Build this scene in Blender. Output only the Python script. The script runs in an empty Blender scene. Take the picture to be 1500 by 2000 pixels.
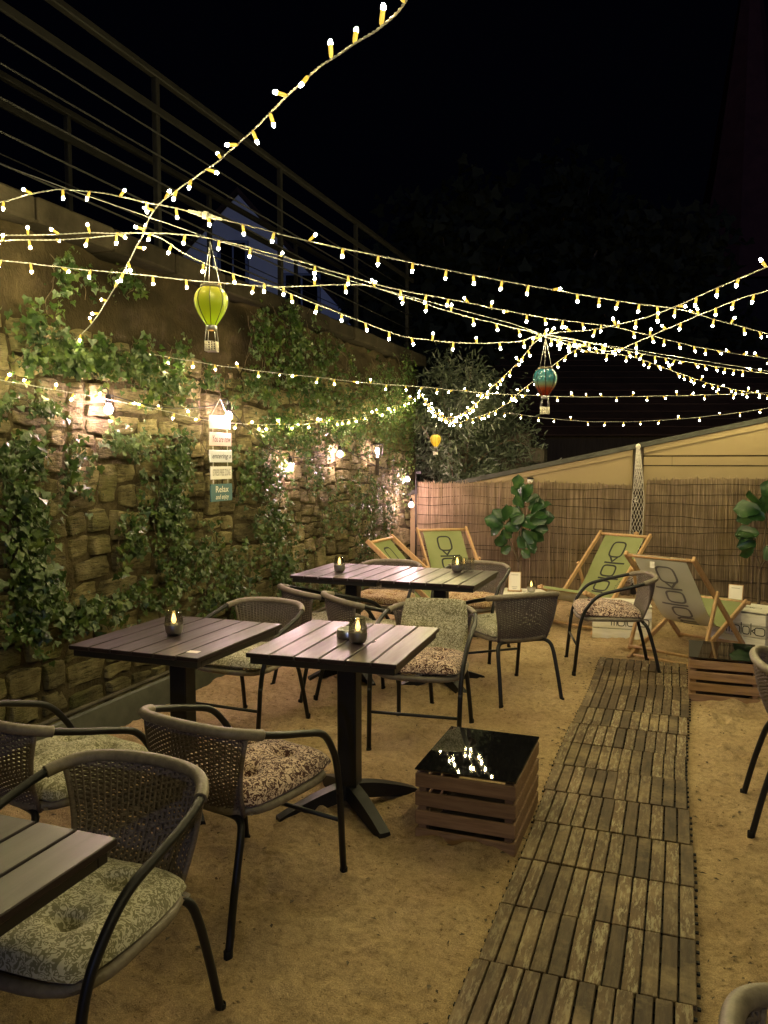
import bpy, bmesh, math, random
from mathutils import Vector, Matrix, noise as mnoise
R = math.radians
random.seed(11)
sc = bpy.context.scene
COL = sc.collection

# ------------------------------------------------------------------ camera
FPX, CAM_H, YAW = 1550.0, 1.5, R(20.5)
PITCH = math.atan(100 / FPX)
cam_d = bpy.data.cameras.new('camera'); cam = bpy.data.objects.new('camera', cam_d); COL.objects.link(cam)
cam_d.sensor_width = 36; cam_d.lens = FPX / 2000 * 36; cam_d.clip_start = .03; cam_d.clip_end = 400
cam.location = (0, 0, CAM_H); cam.rotation_euler = (R(90) - PITCH, 0, YAW)
sc.camera = cam
# ------------------------------------------------------------------ night sky, added blue fill sun, exposure
W = bpy.data.worlds.new('World'); sc.world = W; W.use_nodes = True
bg = W.node_tree.nodes['Background']; bg.inputs[0].default_value = (.22, .27, .75, 1); bg.inputs[1].default_value = .0011
ml = bpy.data.lights.new('blue_fill', 'SUN'); ml.energy = .15; ml.angle = R(.5); ml.color = (.30, .42, 1.0)  # added sun lamp that lights the far gable blue, not a visible source
blue_fill = bpy.data.objects.new('blue_fill', ml); COL.objects.link(blue_fill)
blue_fill.rotation_euler = Vector((-.30, .93, -.17)).to_track_quat('-Z', 'Y').to_euler()
sc.view_settings.view_transform = 'Standard'; sc.view_settings.look = 'None'
sc.view_settings.exposure = .42; sc.view_settings.gamma = 1
cy = sc.cycles
cy.use_denoising = True; cy.max_bounces = 5; cy.diffuse_bounces = 3; cy.glossy_bounces = 3; cy.transmission_bounces = 5
cy.transparent_max_bounces = 12; cy.sample_clamp_indirect = 2.5; cy.caustics_reflective = False; cy.caustics_refractive = False
cy.use_light_tree = True
FAIRY = 760.0          # radiance of one fairy light tip
LAMP = 780.0           # radiance of one wall bulb

# ------------------------------------------------------------------ photo pixel -> place
CR = Vector((math.cos(YAW), math.sin(YAW), 0)); CF = Vector((-math.sin(YAW), math.cos(YAW), 0)); O = Vector((0, 0, CAM_H))
def ray(px, py):
    a = (px - 750) / FPX; b = -(py - 1000) / FPX
    fw = math.cos(PITCH) + b * math.sin(PITCH); up = b * math.cos(PITCH) - math.sin(PITCH)
    return a * CR + fw * CF + Vector((0, 0, up))
def P(px, py, z=0):
    d = ray(px, py); return O + d * ((z - CAM_H) / d.z)
def PX(px, py, x):
    d = ray(px, py); return O + d * (x / d.x)
def PY(px, py, y):
    d = ray(px, py); return O + d * (y / d.y)
def PD(px, py, dist):
    d = ray(px, py); return O + d * (dist / d.dot(CF))
WX, FY = -3.18, 9.14      # face of the stone wall, face of the reed fence

# ------------------------------------------------------------------ materials
def nt(m):
    m.use_nodes = True; t = m.node_tree; return t, t.nodes['Principled BSDF']
def simple(name, col, rough=.6, metal=0, spec=.5, emit=None, es=0, alpha=1):
    m = bpy.data.materials.new(name); t, b = nt(m)
    b.inputs['Base Color'].default_value = (*col, 1); b.inputs['Roughness'].default_value = rough
    b.inputs['Metallic'].default_value = metal; b.inputs['Specular IOR Level'].default_value = spec
    if emit: b.inputs['Emission Color'].default_value = (*emit, 1); b.inputs['Emission Strength'].default_value = es
    return m
def ramp(t, fac, stops):
    n = t.nodes.new('ShaderNodeValToRGB'); e = n.color_ramp.elements
    while len(e) < len(stops): e.new(.5)
    for k, (p, c) in zip(e, stops): k.position = p; k.color = (*c, 1) if len(c) == 3 else c
    t.links.new(fac, n.inputs[0]); return n.outputs[0]
def coords(t, scale=(1, 1, 1), rnd=True, kind='Object'):
    tc = t.nodes.new('ShaderNodeTexCoord'); mp = t.nodes.new('ShaderNodeMapping'); mp.inputs['Scale'].default_value = scale
    t.links.new(tc.outputs[kind], mp.inputs[0])
    if rnd:
        oi = t.nodes.new('ShaderNodeObjectInfo'); mu = t.nodes.new('ShaderNodeMath'); mu.operation = 'MULTIPLY'; mu.inputs[1].default_value = 37
        t.links.new(oi.outputs['Random'], mu.inputs[0]); t.links.new(mu.outputs[0], mp.inputs['Location'])
    return mp.outputs[0]
def noise(t, vec, scale, detail=5, rough=.6, dist=0):
    n = t.nodes.new('ShaderNodeTexNoise'); n.inputs['Scale'].default_value = scale; n.inputs['Detail'].default_value = detail
    n.inputs['Roughness'].default_value = rough; n.inputs['Distortion'].default_value = dist
    t.links.new(vec, n.inputs['Vector']); return n.outputs[0]
def bump(t, b, h, strength=.5, dist=.01, prev=None):
    n = t.nodes.new('ShaderNodeBump'); n.inputs['Strength'].default_value = strength; n.inputs['Distance'].default_value = dist
    t.links.new(h, n.inputs['Height'])
    if prev is not None: t.links.new(prev, n.inputs['Normal'])
    t.links.new(n.outputs[0], b.inputs['Normal']); return n.outputs[0]
def mixc(t, fac, a, c, mode='MIX'):
    n = t.nodes.new('ShaderNodeMix'); n.data_type = 'RGBA'; n.blend_type = mode
    if isinstance(fac, (int, float)): n.inputs[0].default_value = fac
    else: t.links.new(fac, n.inputs[0])
    for s, v in ((6, a), (7, c)):
        if isinstance(v, tuple): n.inputs[s].default_value = (*v, 1)
        else: t.links.new(v, n.inputs[s])
    return n.outputs[2]
def math_(t, op, a, c=0.0):
    n = t.nodes.new('ShaderNodeMath'); n.operation = op
    for i, v in ((0, a), (1, c)):
        if isinstance(v, (int, float)): n.inputs[i].default_value = v
        else: t.links.new(v, n.inputs[i])
    return n.outputs[0]
def objrand(t, lo, hi):
    oi = t.nodes.new('ShaderNodeObjectInfo'); n = t.nodes.new('ShaderNodeMapRange'); n.inputs[3].default_value = lo; n.inputs[4].default_value = hi
    t.links.new(oi.outputs['Random'], n.inputs[0]); return n.outputs[0]
def noisy(name, stops, scale, st=(1, 1, 1), rough=.8, spec=.3, bs=.4, bd=.006, bscale=None, vary=None, rvar=None, detail=6):
    m = bpy.data.materials.new(name); t, b = nt(m); v = coords(t, st)
    n = noise(t, v, scale, detail); c = ramp(t, n, stops)
    if vary: c = mixc(t, 1.0, c, _grey(t, objrand(t, *vary)), 'MULTIPLY')
    t.links.new(c, b.inputs['Base Color'])
    b.inputs['Roughness'].default_value = rough; b.inputs['Specular IOR Level'].default_value = spec
    if rvar:
        t.links.new(math_(t, 'ADD', math_(t, 'MULTIPLY', noise(t, v, rvar[2], 3), rvar[1] - rvar[0]), rvar[0]), b.inputs['Roughness'])
    if bs: bump(t, b, noise(t, v, bscale or scale * 2.5, 6, .65), bs, bd)
    return m
def _grey(t, v):
    n = t.nodes.new('ShaderNodeCombineColor')
    for i in range(3): t.links.new(v, n.inputs[i])
    return n.outputs[0]

M = {}
M['black_tube'] = noisy('black_tube', [(.3, (.006, .006, .007)), (.7, (.011, .011, .012))], 9, rough=.42, spec=.32, bs=.05, bd=.001)
M['rattan'] = noisy('rattan', [(.3, (.070, .056, .050)), (.7, (.145, .118, .106))], 60, (1, 1, 3), rough=.55, spec=.4, bs=.4, bd=.002, bscale=90)
M['rattan_wrap'] = noisy('rattan_wrap', [(.3, (.11, .092, .07)), (.7, (.185, .158, .12))], 50, rough=.5, spec=.4, bs=.5, bd=.002, bscale=120)
M['table_frame'] = simple('table_frame', (.008, .008, .009), .4)
M['post'] = noisy('post', [(.3, (.007, .007, .008)), (.7, (.012, .012, .013))], 7, rough=.42, bs=.05, bd=.001)
M['table_wood'] = noisy('table_wood', [(.3, (.014, .009, .011)), (.7, (.026, .017, .020))], 4, (12, 1.2, 5), rough=.3, spec=.30, bs=.22, bd=.0007, bscale=16, vary=(.85, 1.15), rvar=(.20, .50, 2.4))
M['crate_wood'] = noisy('crate_wood', [(.25, (.12, .068, .036)), (.5, (.22, .13, .072)), (.8, (.30, .19, .11))], 3, (2, 22, 22), rough=.65, spec=.35, bs=.4, bd=.002, bscale=8, vary=(.75, 1.15))
M['crate_dark'] = simple('crate_dark', (.02, .012, .008), .9)
M['black_glass'] = noisy('black_glass', [(.3, (.004, .004, .005)), (.7, (.006, .006, .007))], 4, rough=.025, spec=.6, bs=0)
M['beech'] = noisy('beech', [(.3, (.34, .20, .09)), (.7, (.50, .32, .155))], 4, (12, 12, 1.5), rough=.5, spec=.4, bs=.2, bd=.001, vary=(.85, 1.1))
M['deck_slat'] = None
M['reed'] = None
M['white_wood'] = noisy('white_wood', [(.25, (.52, .49, .40)), (.6, (.70, .68, .60)), (.9, (.76, .74, .68))], 5, (1, 1, 6), rough=.6, bs=.25, bd=.002, bscale=14, vary=(.88, 1.05))
M['ink'] = simple('ink', (.012, .012, .012), .8)
M['ink_back'] = simple('ink_back', (.20, .20, .18), .9)
M['concrete'] = noisy('concrete', [(.3, (.045, .038, .026)), (.7, (.10, .087, .062))], 6, rough=.9, spec=.2, bs=.5, bd=.01, bscale=18, vary=(.8, 1.1))
M['rail_steel'] = noisy('rail_steel', [(.3, (.008, .0075, .007)), (.7, (.013, .0125, .011))], 5, rough=.65, spec=.2, bs=.05, bd=.001)
M['steel'] = simple('steel', (.62, .61, .60), .3, 1)
M['wire'] = simple('wire', (.25, .25, .26), .4, .8)
M['rail_cable'] = simple('rail_cable', (.022, .022, .022), .6, spec=.2)
M['cable'] = simple('cable', (.28, .275, .25), .5, spec=.3)
M['plug'] = simple('plug', (.42, .40, .34), .4)
M['black_plastic'] = simple('black_plastic', (.009, .009, .009), .7, spec=.25)
M['leaf_stem'] = noisy('leaf_stem', [(.3, (.06, .045, .03)), (.7, (.13, .10, .065))], 30, rough=.9, bs=.4, bd=.004)
M['rope'] = noisy('rope', [(.3, (.50, .47, .40)), (.7, (.66, .62, .54))], 60, rough=.9, bs=.3, bd=.002)
M['card'] = noisy('card', [(.3, (.66, .63, .55)), (.7, (.70, .68, .60))], 3, rough=.6, bs=0)
M['card_grey'] = simple('card_grey', (.36, .34, .29), .7)
M['kerb'] = noisy('kerb', [(.3, (.05, .055, .045)), (.7, (.10, .105, .085))], 6, rough=.8, bs=.3, bd=.004)

def m_leaf(name, c1, c2, c3, trans=.25, rough=.42):
    m = bpy.data.materials.new(name); t, b = nt(m)
    v = coords(t, rnd=True); n = noise(t, v, 9, 3)
    c = ramp(t, n, [(.3, c1), (.5, c2), (.72, c3)]); t.links.new(c, b.inputs['Base Color'])
    b.inputs['Roughness'].default_value = rough; b.inputs['Specular IOR Level'].default_value = .45
    tr = t.nodes.new('ShaderNodeBsdfTranslucent'); t.links.new(c, tr.inputs[0])
    mx = t.nodes.new('ShaderNodeMixShader'); mx.inputs[0].default_value = trans
    t.links.new(b.outputs[0], mx.inputs[1]); t.links.new(tr.outputs[0], mx.inputs[2])
    t.links.new(mx.outputs[0], t.nodes['Material Output'].inputs[0]); return m
M['ivy'] = m_leaf('ivy', (.010, .026, .006), (.030, .062, .011), (.085, .118, .02))
M['fig'] = m_leaf('fig', (.009, .030, .010), (.020, .060, .017), (.055, .115, .03), .15, .36)
M['shrub'] = m_leaf('shrub', (.05, .075, .04), (.10, .125, .075), (.17, .19, .13), .2, .5)
M['dark_leaf'] = m_leaf('dark_leaf', (.004, .007, .004), (.007, .012, .006), (.012, .018, .009), .15, .8)

def m_stone():
    m = bpy.data.materials.new('stone'); t, b = nt(m); v = coords(t); vs = coords(t, (1, 1, 7))
    n = noise(t, v, 7, 8, .65); s = noise(t, vs, 8, 6, .7)
    c = ramp(t, n, [(.25, (.080, .066, .030)), (.48, (.17, .143, .068)), (.65, (.265, .228, .122)), (.85, (.35, .31, .18))])
    c = mixc(t, 1.0, c, _grey(t, objrand(t, .5, 1.25)), 'MULTIPLY')
    moss = ramp(t, noise(t, v, 3.2, 5, .6), [(.50, (0, 0, 0)), (.64, (1, 1, 1))])
    c = mixc(t, math_(t, 'MULTIPLY', moss, .55), c, (.085, .095, .025))
    crack = ramp(t, s, [(.36, (.30, .29, .27)), (.47, (1, 1, 1)), (.66, (1.2, 1.2, 1.2))]); c = mixc(t, 1.0, c, crack, 'MULTIPLY')
    t.links.new(c, b.inputs['Base Color']); b.inputs['Roughness'].default_value = .9; b.inputs['Specular IOR Level'].default_value = .25
    p = bump(t, b, s, 1.0, .045); bump(t, b, noise(t, v, 38, 7, .75), .9, .014, p); return m
M['stone'] = m_stone()
M['mortar'] = noisy('mortar', [(.3, (.022, .017, .009)), (.7, (.075, .06, .033))], 8, rough=1, spec=.1, bs=.9, bd=.03, bscale=20)
M['plaster'] = noisy('plaster', [(.25, (.012, .009, .0045)), (.5, (.030, .022, .011)), (.75, (.066, .05, .026))], 2.2, (1, 1.2, .8), rough=1, spec=.15, bs=.9, bd=.03, bscale=9, detail=9)

def m_sand():
    m = bpy.data.materials.new('sand'); t, b = nt(m); v = coords(t, rnd=False)
    n = noise(t, v, 1.6, 7, .65); g = noise(t, v, 260, 4, .7); k = noise(t, v, 34, 6, .6)
    c = ramp(t, n, [(.28, (.38, .26, .14)), (.5, (.52, .38, .215)), (.72, (.63, .48, .285))])
    c = mixc(t, .6, c, ramp(t, g, [(.32, (.30, .28, .25)), (.5, (.85, .85, .85)), (.68, (1.4, 1.4, 1.4))]), 'MULTIPLY')
    c = mixc(t, .45, c, ramp(t, k, [(.34, (.42, .39, .34)), (.5, (1, 1, 1)), (.66, (1.2, 1.2, 1.2))]), 'MULTIPLY')
    t.links.new(c, b.inputs['Base Color']); b.inputs['Roughness'].default_value = .95; b.inputs['Specular IOR Level'].default_value = .2
    sp = ramp(t, noise(t, v, 75, 3, .6, .4), [(.30, (.25, .22, .18)), (.37, (1, 1, 1))]); c2 = mixc(t, .7, c, sp, 'MULTIPLY'); t.links.new(c2, b.inputs['Base Color'])
    p = bump(t, b, noise(t, v, 11, 7, .7, .5), .9, .06); p = bump(t, b, noise(t, v, 40, 6, .7), .8, .016, p); bump(t, b, g, .9, .006, p); return m
M['sand'] = m_sand()

def m_slat():
    m = bpy.data.materials.new('deck_slat'); t, b = nt(m); v = coords(t); vl = coords(t, (9, 1.2, 1))
    c = ramp(t, noise(t, vl, 6, 7, .65), [(.3, (.045, .027, .013)), (.55, (.090, .057, .029)), (.8, (.135, .091, .05))])
    c = mixc(t, 1.0, c, _grey(t, objrand(t, .55, 1.25)), 'MULTIPLY')
    w = ramp(t, noise(t, coords(t, (11, 2.2, 1)), 7, 10, .75, .25), [(.50, (0, 0, 0)), (.58, (1, 1, 1))])
    w = math_(t, 'MULTIPLY', w, ramp(t, objrand(t, 0, 1), [(.25, (.06, .06, .06)), (.95, (.95, .95, .95))]))
    ge = t.nodes.new('ShaderNodeNewGeometry'); du = ramp(t, noise(t, ge.outputs['Position'], 3.4, 7, .7), [(.50, (0, 0, 0)), (.70, (.6, .6, .6))])
    c = mixc(t, w, c, (.27, .235, .15)); c = mixc(t, du, c, (.30, .225, .12)); t.links.new(c, b.inputs['Base Color'])
    b.inputs['Roughness'].default_value = .72; b.inputs['Specular IOR Level'].default_value = .35
    bump(t, b, noise(t, vl, 16, 6, .7), .5, .004); return m
M['deck_slat'] = m_slat()
def m_reed():
    m = bpy.data.materials.new('reed'); t, b = nt(m)
    c = ramp(t, noise(t, coords(t, (60, 1, .9), False), 1.7, 3, .7), [(.28, (.10, .070, .042)), (.43, (.22, .163, .102)), (.57, (.34, .262, .172)), (.76, (.47, .38, .262))])
    dk = ramp(t, noise(t, coords(t, (1.2, 1, 2.2), False), 1.5, 4), [(.35, (.62, .60, .58)), (.6, (1, 1, 1))])
    c = mixc(t, 1.0, c, dk, 'MULTIPLY'); t.links.new(c, b.inputs['Base Color'])
    b.inputs['Roughness'].default_value = .6; b.inputs['Specular IOR Level'].default_value = .35; return m
M['reed'] = m_reed()
def m_print(name, dark, light, scale=74):
    m = bpy.data.materials.new(name); t, b = nt(m); v = coords(t)
    dn = t.nodes.new('ShaderNodeTexNoise'); dn.inputs['Scale'].default_value = 26; t.links.new(v, dn.inputs['Vector'])
    vv = t.nodes.new('ShaderNodeVectorMath'); vv.operation = 'MULTIPLY_ADD'; vv.inputs[1].default_value = (.028, .028, .028)
    t.links.new(dn.outputs[1], vv.inputs[0]); t.links.new(v, vv.inputs[2])
    vo = t.nodes.new('ShaderNodeTexVoronoi'); vo.feature = 'DISTANCE_TO_EDGE'; vo.inputs['Scale'].default_value = scale; t.links.new(vv.outputs[0], vo.inputs[0])
    v2 = t.nodes.new('ShaderNodeTexVoronoi'); v2.feature = 'F1'; v2.inputs['Scale'].default_value = scale; t.links.new(vv.outputs[0], v2.inputs[0])
    wn = noise(t, v, scale * .62, 1.5, .5, 1.3)
    curl = ramp(t, math_(t, 'PINGPONG', math_(t, 'MULTIPLY', wn, 9.0), 1.0), [(.40, (0, 0, 0)), (.54, (1, 1, 1))])
    petal = ramp(t, v2.outputs[0], [(.20, (1, 1, 1)), (.27, (0, 0, 0)), (.33, (0, 0, 0)), (.40, (1, 1, 1))])
    f = math_(t, 'MULTIPLY', curl, petal)
    c = mixc(t, f, dark, light); c = mixc(t, .5, c, ramp(t, noise(t, v, 7, 3), [(.3, (.75, .75, .75)), (.6, (1, 1, 1))]), 'MULTIPLY')
    t.links.new(c, b.inputs['Base Color']); b.inputs['Roughness'].default_value = .9; b.inputs['Specular IOR Level'].default_value = .2
    b.inputs['Sheen Weight'].default_value = .15
    bump(t, b, noise(t, v, 300, 2), .25, .001); return m
M['print_olive'] = m_print('print_olive', (.17, .16, .098), (.45, .43, .335))
M['print_maroon'] = m_print('print_maroon', (.055, .022, .018), (.52, .40, .32), 62)
M['print_tan'] = m_print('print_tan', (.19, .09, .04), (.52, .40, .24), 80)
M['sling'] = noisy('sling', [(.3, (.16, .185, .075)), (.7, (.205, .23, .10))], 3, rough=.85, bs=.2, bd=.001, bscale=200)
M['sling_back'] = noisy('sling_back', [(.3, (.60, .62, .49)), (.7, (.68, .69, .56))], 3, rough=.9, bs=.2, bd=.001, bscale=200)
M['shed_paint'] = noisy('shed_paint', [(.3, (.22, .165, .078)), (.7, (.255, .195, .095))], 1.3, rough=.6, spec=.35, bs=.08, bd=.003)
M['roof_felt'] = noisy('roof_felt', [(.3, (.035, .036, .03)), (.7, (.065, .065, .055))], 5, rough=.9, bs=.4, bd=.006)
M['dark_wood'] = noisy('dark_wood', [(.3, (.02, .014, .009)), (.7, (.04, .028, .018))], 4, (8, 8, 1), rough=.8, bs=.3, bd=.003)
M['house_wall'] = noisy('house_wall', [(.3, (.50, .54, .64)), (.7, (.58, .62, .70))], 1.2, rough=.9, bs=.2, bd=.01)
M['house_dark'] = simple('house_dark', (.02, .02, .025), .4)
M['roof_tile'] = noisy('roof_tile', [(.3, (.03, .016, .012)), (.7, (.055, .03, .022))], 2, rough=.85, bs=.3, bd=.02, vary=(.7, 1.2))
M['spire_tile'] = noisy('spire_tile', [(.3, (.085, .024, .02)), (.7, (.13, .04, .03))], 1.4, rough=.85, bs=.4, bd=.03)
M['earth'] = noisy('earth', [(.3, (.03, .026, .018)), (.7, (.05, .045, .03))], .8, rough=1, spec=.1)
M['pavers'] = noisy('pavers', [(.3, (.05, .045, .035)), (.7, (.08, .075, .06))], 3, rough=.9)

def m_emit(name, col, s, base=(.8, .8, .8)):
    m = bpy.data.materials.new(name); t, b = nt(m); b.inputs['Base Color'].default_value = (*base, 1)
    b.inputs['Emission Color'].default_value = (*col, 1); b.inputs['Emission Strength'].default_value = s; return m
M['led_tip'] = m_emit('led_tip', (1, .83, .38), FAIRY)
M['led_sleeve'] = m_emit('led_sleeve', (1, .62, .08), .75, (.16, .10, .012)); M['led_sleeve'].cycles.emission_sampling = 'NONE'
M['bulb_glow'] = m_emit('bulb_glow', (1, .61, .64), LAMP)
M['flame'] = m_emit('flame', (1, .62, .14), 4.5); M['lantern_flame'] = m_emit('lantern_flame', (1, .42, .07), 13)
def m_glass(name, tint=(1, 1, 1), refl=.12):
    m = bpy.data.materials.new(name); m.use_nodes = True; t = m.node_tree; t.nodes.clear()
    o = t.nodes.new('ShaderNodeOutputMaterial'); tp = t.nodes.new('ShaderNodeBsdfTransparent'); tp.inputs[0].default_value = (*tint, 1)
    g = t.nodes.new('ShaderNodeBsdfGlossy'); g.inputs['Roughness'].default_value = .04; lw = t.nodes.new('ShaderNodeLayerWeight'); lw.inputs[0].default_value = .35
    mx = t.nodes.new('ShaderNodeMixShader'); t.links.new(math_(t, 'ADD', math_(t, 'MULTIPLY', lw.outputs[1], .5), refl), mx.inputs[0])
    t.links.new(tp.outputs[0], mx.inputs[1]); t.links.new(g.outputs[0], mx.inputs[2]); t.links.new(mx.outputs[0], o.inputs[0]); return m
M['glass'] = m_glass('glass', (.93, .93, .92)); M['smoked'] = m_glass('smoked', (.86, .85, .82), .06)
def m_balloon(name, stops):
    m = bpy.data.materials.new(name); t, b = nt(m); tc = t.nodes.new('ShaderNodeTexCoord'); sp = t.nodes.new('ShaderNodeSeparateXYZ')
    t.links.new(tc.outputs['Generated'], sp.inputs[0]); c = ramp(t, sp.outputs[2], stops)
    t.links.new(c, b.inputs['Base Color']); b.inputs['Roughness'].default_value = .18; b.inputs['Specular IOR Level'].default_value = .6
    tr = t.nodes.new('ShaderNodeBsdfTranslucent'); t.links.new(c, tr.inputs[0]); mx = t.nodes.new('ShaderNodeMixShader'); mx.inputs[0].default_value = .6
    cr = noise(t, tc.outputs['Object'], 160, 3); bump(t, b, cr, .5, .002)
    t.links.new(b.outputs[0], mx.inputs[1]); t.links.new(tr.outputs[0], mx.inputs[2]); t.links.new(mx.outputs[0], t.nodes['Material Output'].inputs[0]); return m
M['balloon_green'] = m_balloon('balloon_green', [(.15, (.16, .36, .03)), (.6, (.26, .36, .03)), (1, (.40, .38, .05))])
M['balloon_yellow'] = m_balloon('balloon_yellow', [(.1, (.50, .48, .08)), (1, (.60, .52, .12))])
M['balloon_blue'] = m_balloon('balloon_blue', [(.06, (.17, .016, .007)), (.26, (.24, .04, .015)), (.42, (.15, .17, .10)), (.58, (.04, .16, .19)), (1, (.012, .08, .14))])

# ------------------------------------------------------------------ mesh helpers
class MB:
    def __init__(s): s.v = []; s.f = []; s.m = []; s.sm = []
    def add(s, vs, fs, mi=0, smooth=False):
        k = len(s.v); s.v += [tuple(v) for v in vs]
        for f in fs: s.f.append(tuple(i + k for i in f)); s.m.append(mi); s.sm.append(smooth)
        return s
    def box(s, c, d, mi=0, rot=None):
        c = Vector(c); x, y, z = d[0] / 2, d[1] / 2, d[2] / 2
        vs = [Vector(p) for p in ((-x,-y,-z),(x,-y,-z),(x,y,-z),(-x,y,-z),(-x,-y,z),(x,-y,z),(x,y,z),(-x,y,z))]
        if rot is not None: vs = [rot @ p for p in vs]
        return s.add([p + c for p in vs], ((0,3,2,1),(4,5,6,7),(0,1,5,4),(1,2,6,5),(2,3,7,6),(3,0,4,7)), mi)
    def bbox(s, c, d, bv=.004, mi=0, rot=None):
        bm = bmesh.new(); bmesh.ops.create_cube(bm, size=1)
        for v in bm.verts: v.co = Vector((v.co.x * d[0], v.co.y * d[1], v.co.z * d[2]))
        bmesh.ops.bevel(bm, geom=bm.edges[:], offset=bv, segments=1, affect='EDGES'); bm.verts.index_update()
        vs = [v.co.copy() for v in bm.verts]; fs = [[v.index for v in f.verts] for f in bm.faces]; bm.free()
        if rot is not None: vs = [rot @ p for p in vs]
        return s.add([p + Vector(c) for p in vs], fs, mi)
    def beam(s, a, b, w, h, mi=0, bv=.004, up=(0, 0, 1)):
        a = Vector(a); b = Vector(b); d = b - a; y = d.normalized(); x = y.cross(Vector(up)).normalized(); z = x.cross(y)
        rot = Matrix((x, y, z)).transposed()
        return s.bbox((a + b) / 2, (w, d.length, h), bv, mi, rot) if bv else s.box((a + b) / 2, (w, d.length, h), mi, rot)
    def tube(s, pts, r, n=8, mi=0, closed=False, cap=True):
        pts = [Vector(p) for p in pts]; N = len(pts); rs = r if isinstance(r, (list, tuple)) else [r] * N
        vs = []; t0 = None; u = None
        for i, p in enumerate(pts):
            if closed: t = pts[(i + 1) % N] - pts[i - 1]
            else: t = pts[min(i + 1, N - 1)] - pts[max(i - 1, 0)]
            t = t.normalized() if t.length > 1e-9 else Vector((0, 0, 1))
            if u is None:
                u = t.cross(Vector((0, 0, 1)) if abs(t.z) < .9 else Vector((1, 0, 0))).normalized()
            else: u = (u - t * u.dot(t)).normalized()
            w = t.cross(u)
            for k in range(n):
                a = 2 * math.pi * k / n; vs.append(p + (u * math.cos(a) + w * math.sin(a)) * rs[i])
        fs = []
        for i in range(N if closed else N - 1):
            j = (i + 1) % N
            for k in range(n): k2 = (k + 1) % n; fs.append((i*n+k, i*n+k2, j*n+k2, j*n+k))
        s.add(vs, fs, mi, True)
        if cap and not closed:
            k = len(s.v) - len(vs)
            for ids in (list(range(n))[::-1], [(N-1)*n + i for i in range(n)]): s.f.append(tuple(k + i for i in ids)); s.m.append(mi); s.sm.append(False)
        return s
    def lathe(s, prof, n=20, c=(0, 0, 0), mi=0, smooth=True):
        vs = []; fs = []
        for r, z in prof:
            for k in range(n):
                a = 2 * math.pi * k / n; vs.append((c[0] + r * math.cos(a), c[1] + r * math.sin(a), c[2] + z))
        for i in range(len(prof) - 1):
            for k in range(n): k2 = (k + 1) % n; fs.append((i*n+k, i*n+k2, (i+1)*n+k2, (i+1)*n+k))
        return s.add(vs, fs, mi, smooth)
    def grid(s, fn, nu, nv, mi=0, smooth=True):
        vs = [fn(i / nu, j / nv) for j in range(nv + 1) for i in range(nu + 1)]
        fs = [(j*(nu+1)+i, j*(nu+1)+i+1, (j+1)*(nu+1)+i+1, (j+1)*(nu+1)+i) for j in range(nv) for i in range(nu)]
        return s.add(vs, fs, mi, smooth)
    def mesh(s, name, mats, off=(0, 0, 0)):
        me = bpy.data.meshes.new(name); o = Vector(off)
        me.from_pydata([Vector(v) - o for v in s.v], [], s.f)
        for m in (mats if isinstance(mats, (list, tuple)) else [mats]): me.materials.append(M[m] if isinstance(m, str) else m)
        me.polygons.foreach_set('material_index', s.m); me.polygons.foreach_set('use_smooth', s.sm); me.update(); return me
    def build(s, name, mats, parent=None, world=False, **kw):
        off = Vector((0, 0, 0)); p = parent
        if world:
            while p is not None: off += p.location; p = p.parent
        return link(name, s.mesh(name, mats, off), parent, **kw)
def link(name, me, parent=None, loc=None, rot=None, kind=None, label=None):
    o = bpy.data.objects.new(name, me); COL.objects.link(o); o.parent = parent
    if loc is not None: o.location = loc
    if rot is not None: o.rotation_euler = rot
    if kind: o['kind'] = kind
    if label: o['label'] = label
    return o
def thing(name, label, cat, loc=(0, 0, 0), rz=0, group=None):
    o = bpy.data.objects.new(name, None); COL.objects.link(o); o.location = loc; o.rotation_euler = (0, 0, rz); o.empty_display_size = .1
    return tag(o, label, cat, group)
def tag(o, label, cat, group=None):
    o['label'] = label; o['category'] = cat
    if group: o['group'] = group
    return o
def copy_tree(o, parent=None):
    c = o.copy(); COL.objects.link(c); c.parent = parent
    for ch in list(o.children): copy_tree(ch, c)
    return c
def smooth_path(pts, n=6, closed=False):
    pts = [Vector(p) for p in pts]; N = len(pts); out = []
    g = (lambda i: pts[i % N]) if closed else (lambda i: pts[i] if 0 <= i < N else (2 * pts[0] - pts[1] if i < 0 else 2 * pts[-1] - pts[-2]))
    for i in range(N if closed else N - 1):
        a, b, c, d = g(i - 1), g(i), g(i + 1), g(i + 2)
        for k in range(n):
            t = k / n; out.append(.5 * (2*b + (c - a)*t + (2*a - 5*b + 4*c - d)*t*t + (3*b - a - 3*c + d)*t**3))
    if not closed: out.append(pts[-1])
    return out
def text_mesh(body, size, shear=0, bold=0, extrude=.0006):
    cu = bpy.data.curves.new('t', 'FONT'); cu.body = body; cu.size = size; cu.align_x = 'CENTER'; cu.align_y = 'CENTER'
    cu.shear = shear; cu.offset = bold; cu.extrude = extrude; cu.resolution_u = 3
    o = bpy.data.objects.new('t', cu); COL.objects.link(o); bpy.context.view_layer.update()
    me = bpy.data.meshes.new_from_object(o.evaluated_get(bpy.context.evaluated_depsgraph_get()))
    bpy.data.objects.remove(o); bpy.data.curves.remove(cu); return me
def lettering(name, body, size, parent, loc, rot, mat='ink', **kw):
    me = text_mesh(body, size, **kw); me.materials.clear(); me.materials.append(M[mat]); return link(name, me, parent, loc, rot)
def fbm(x, y, z=0, o=4):
    return mnoise.fractal(Vector((x, y, z)), .9, 2.0, o)

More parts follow.
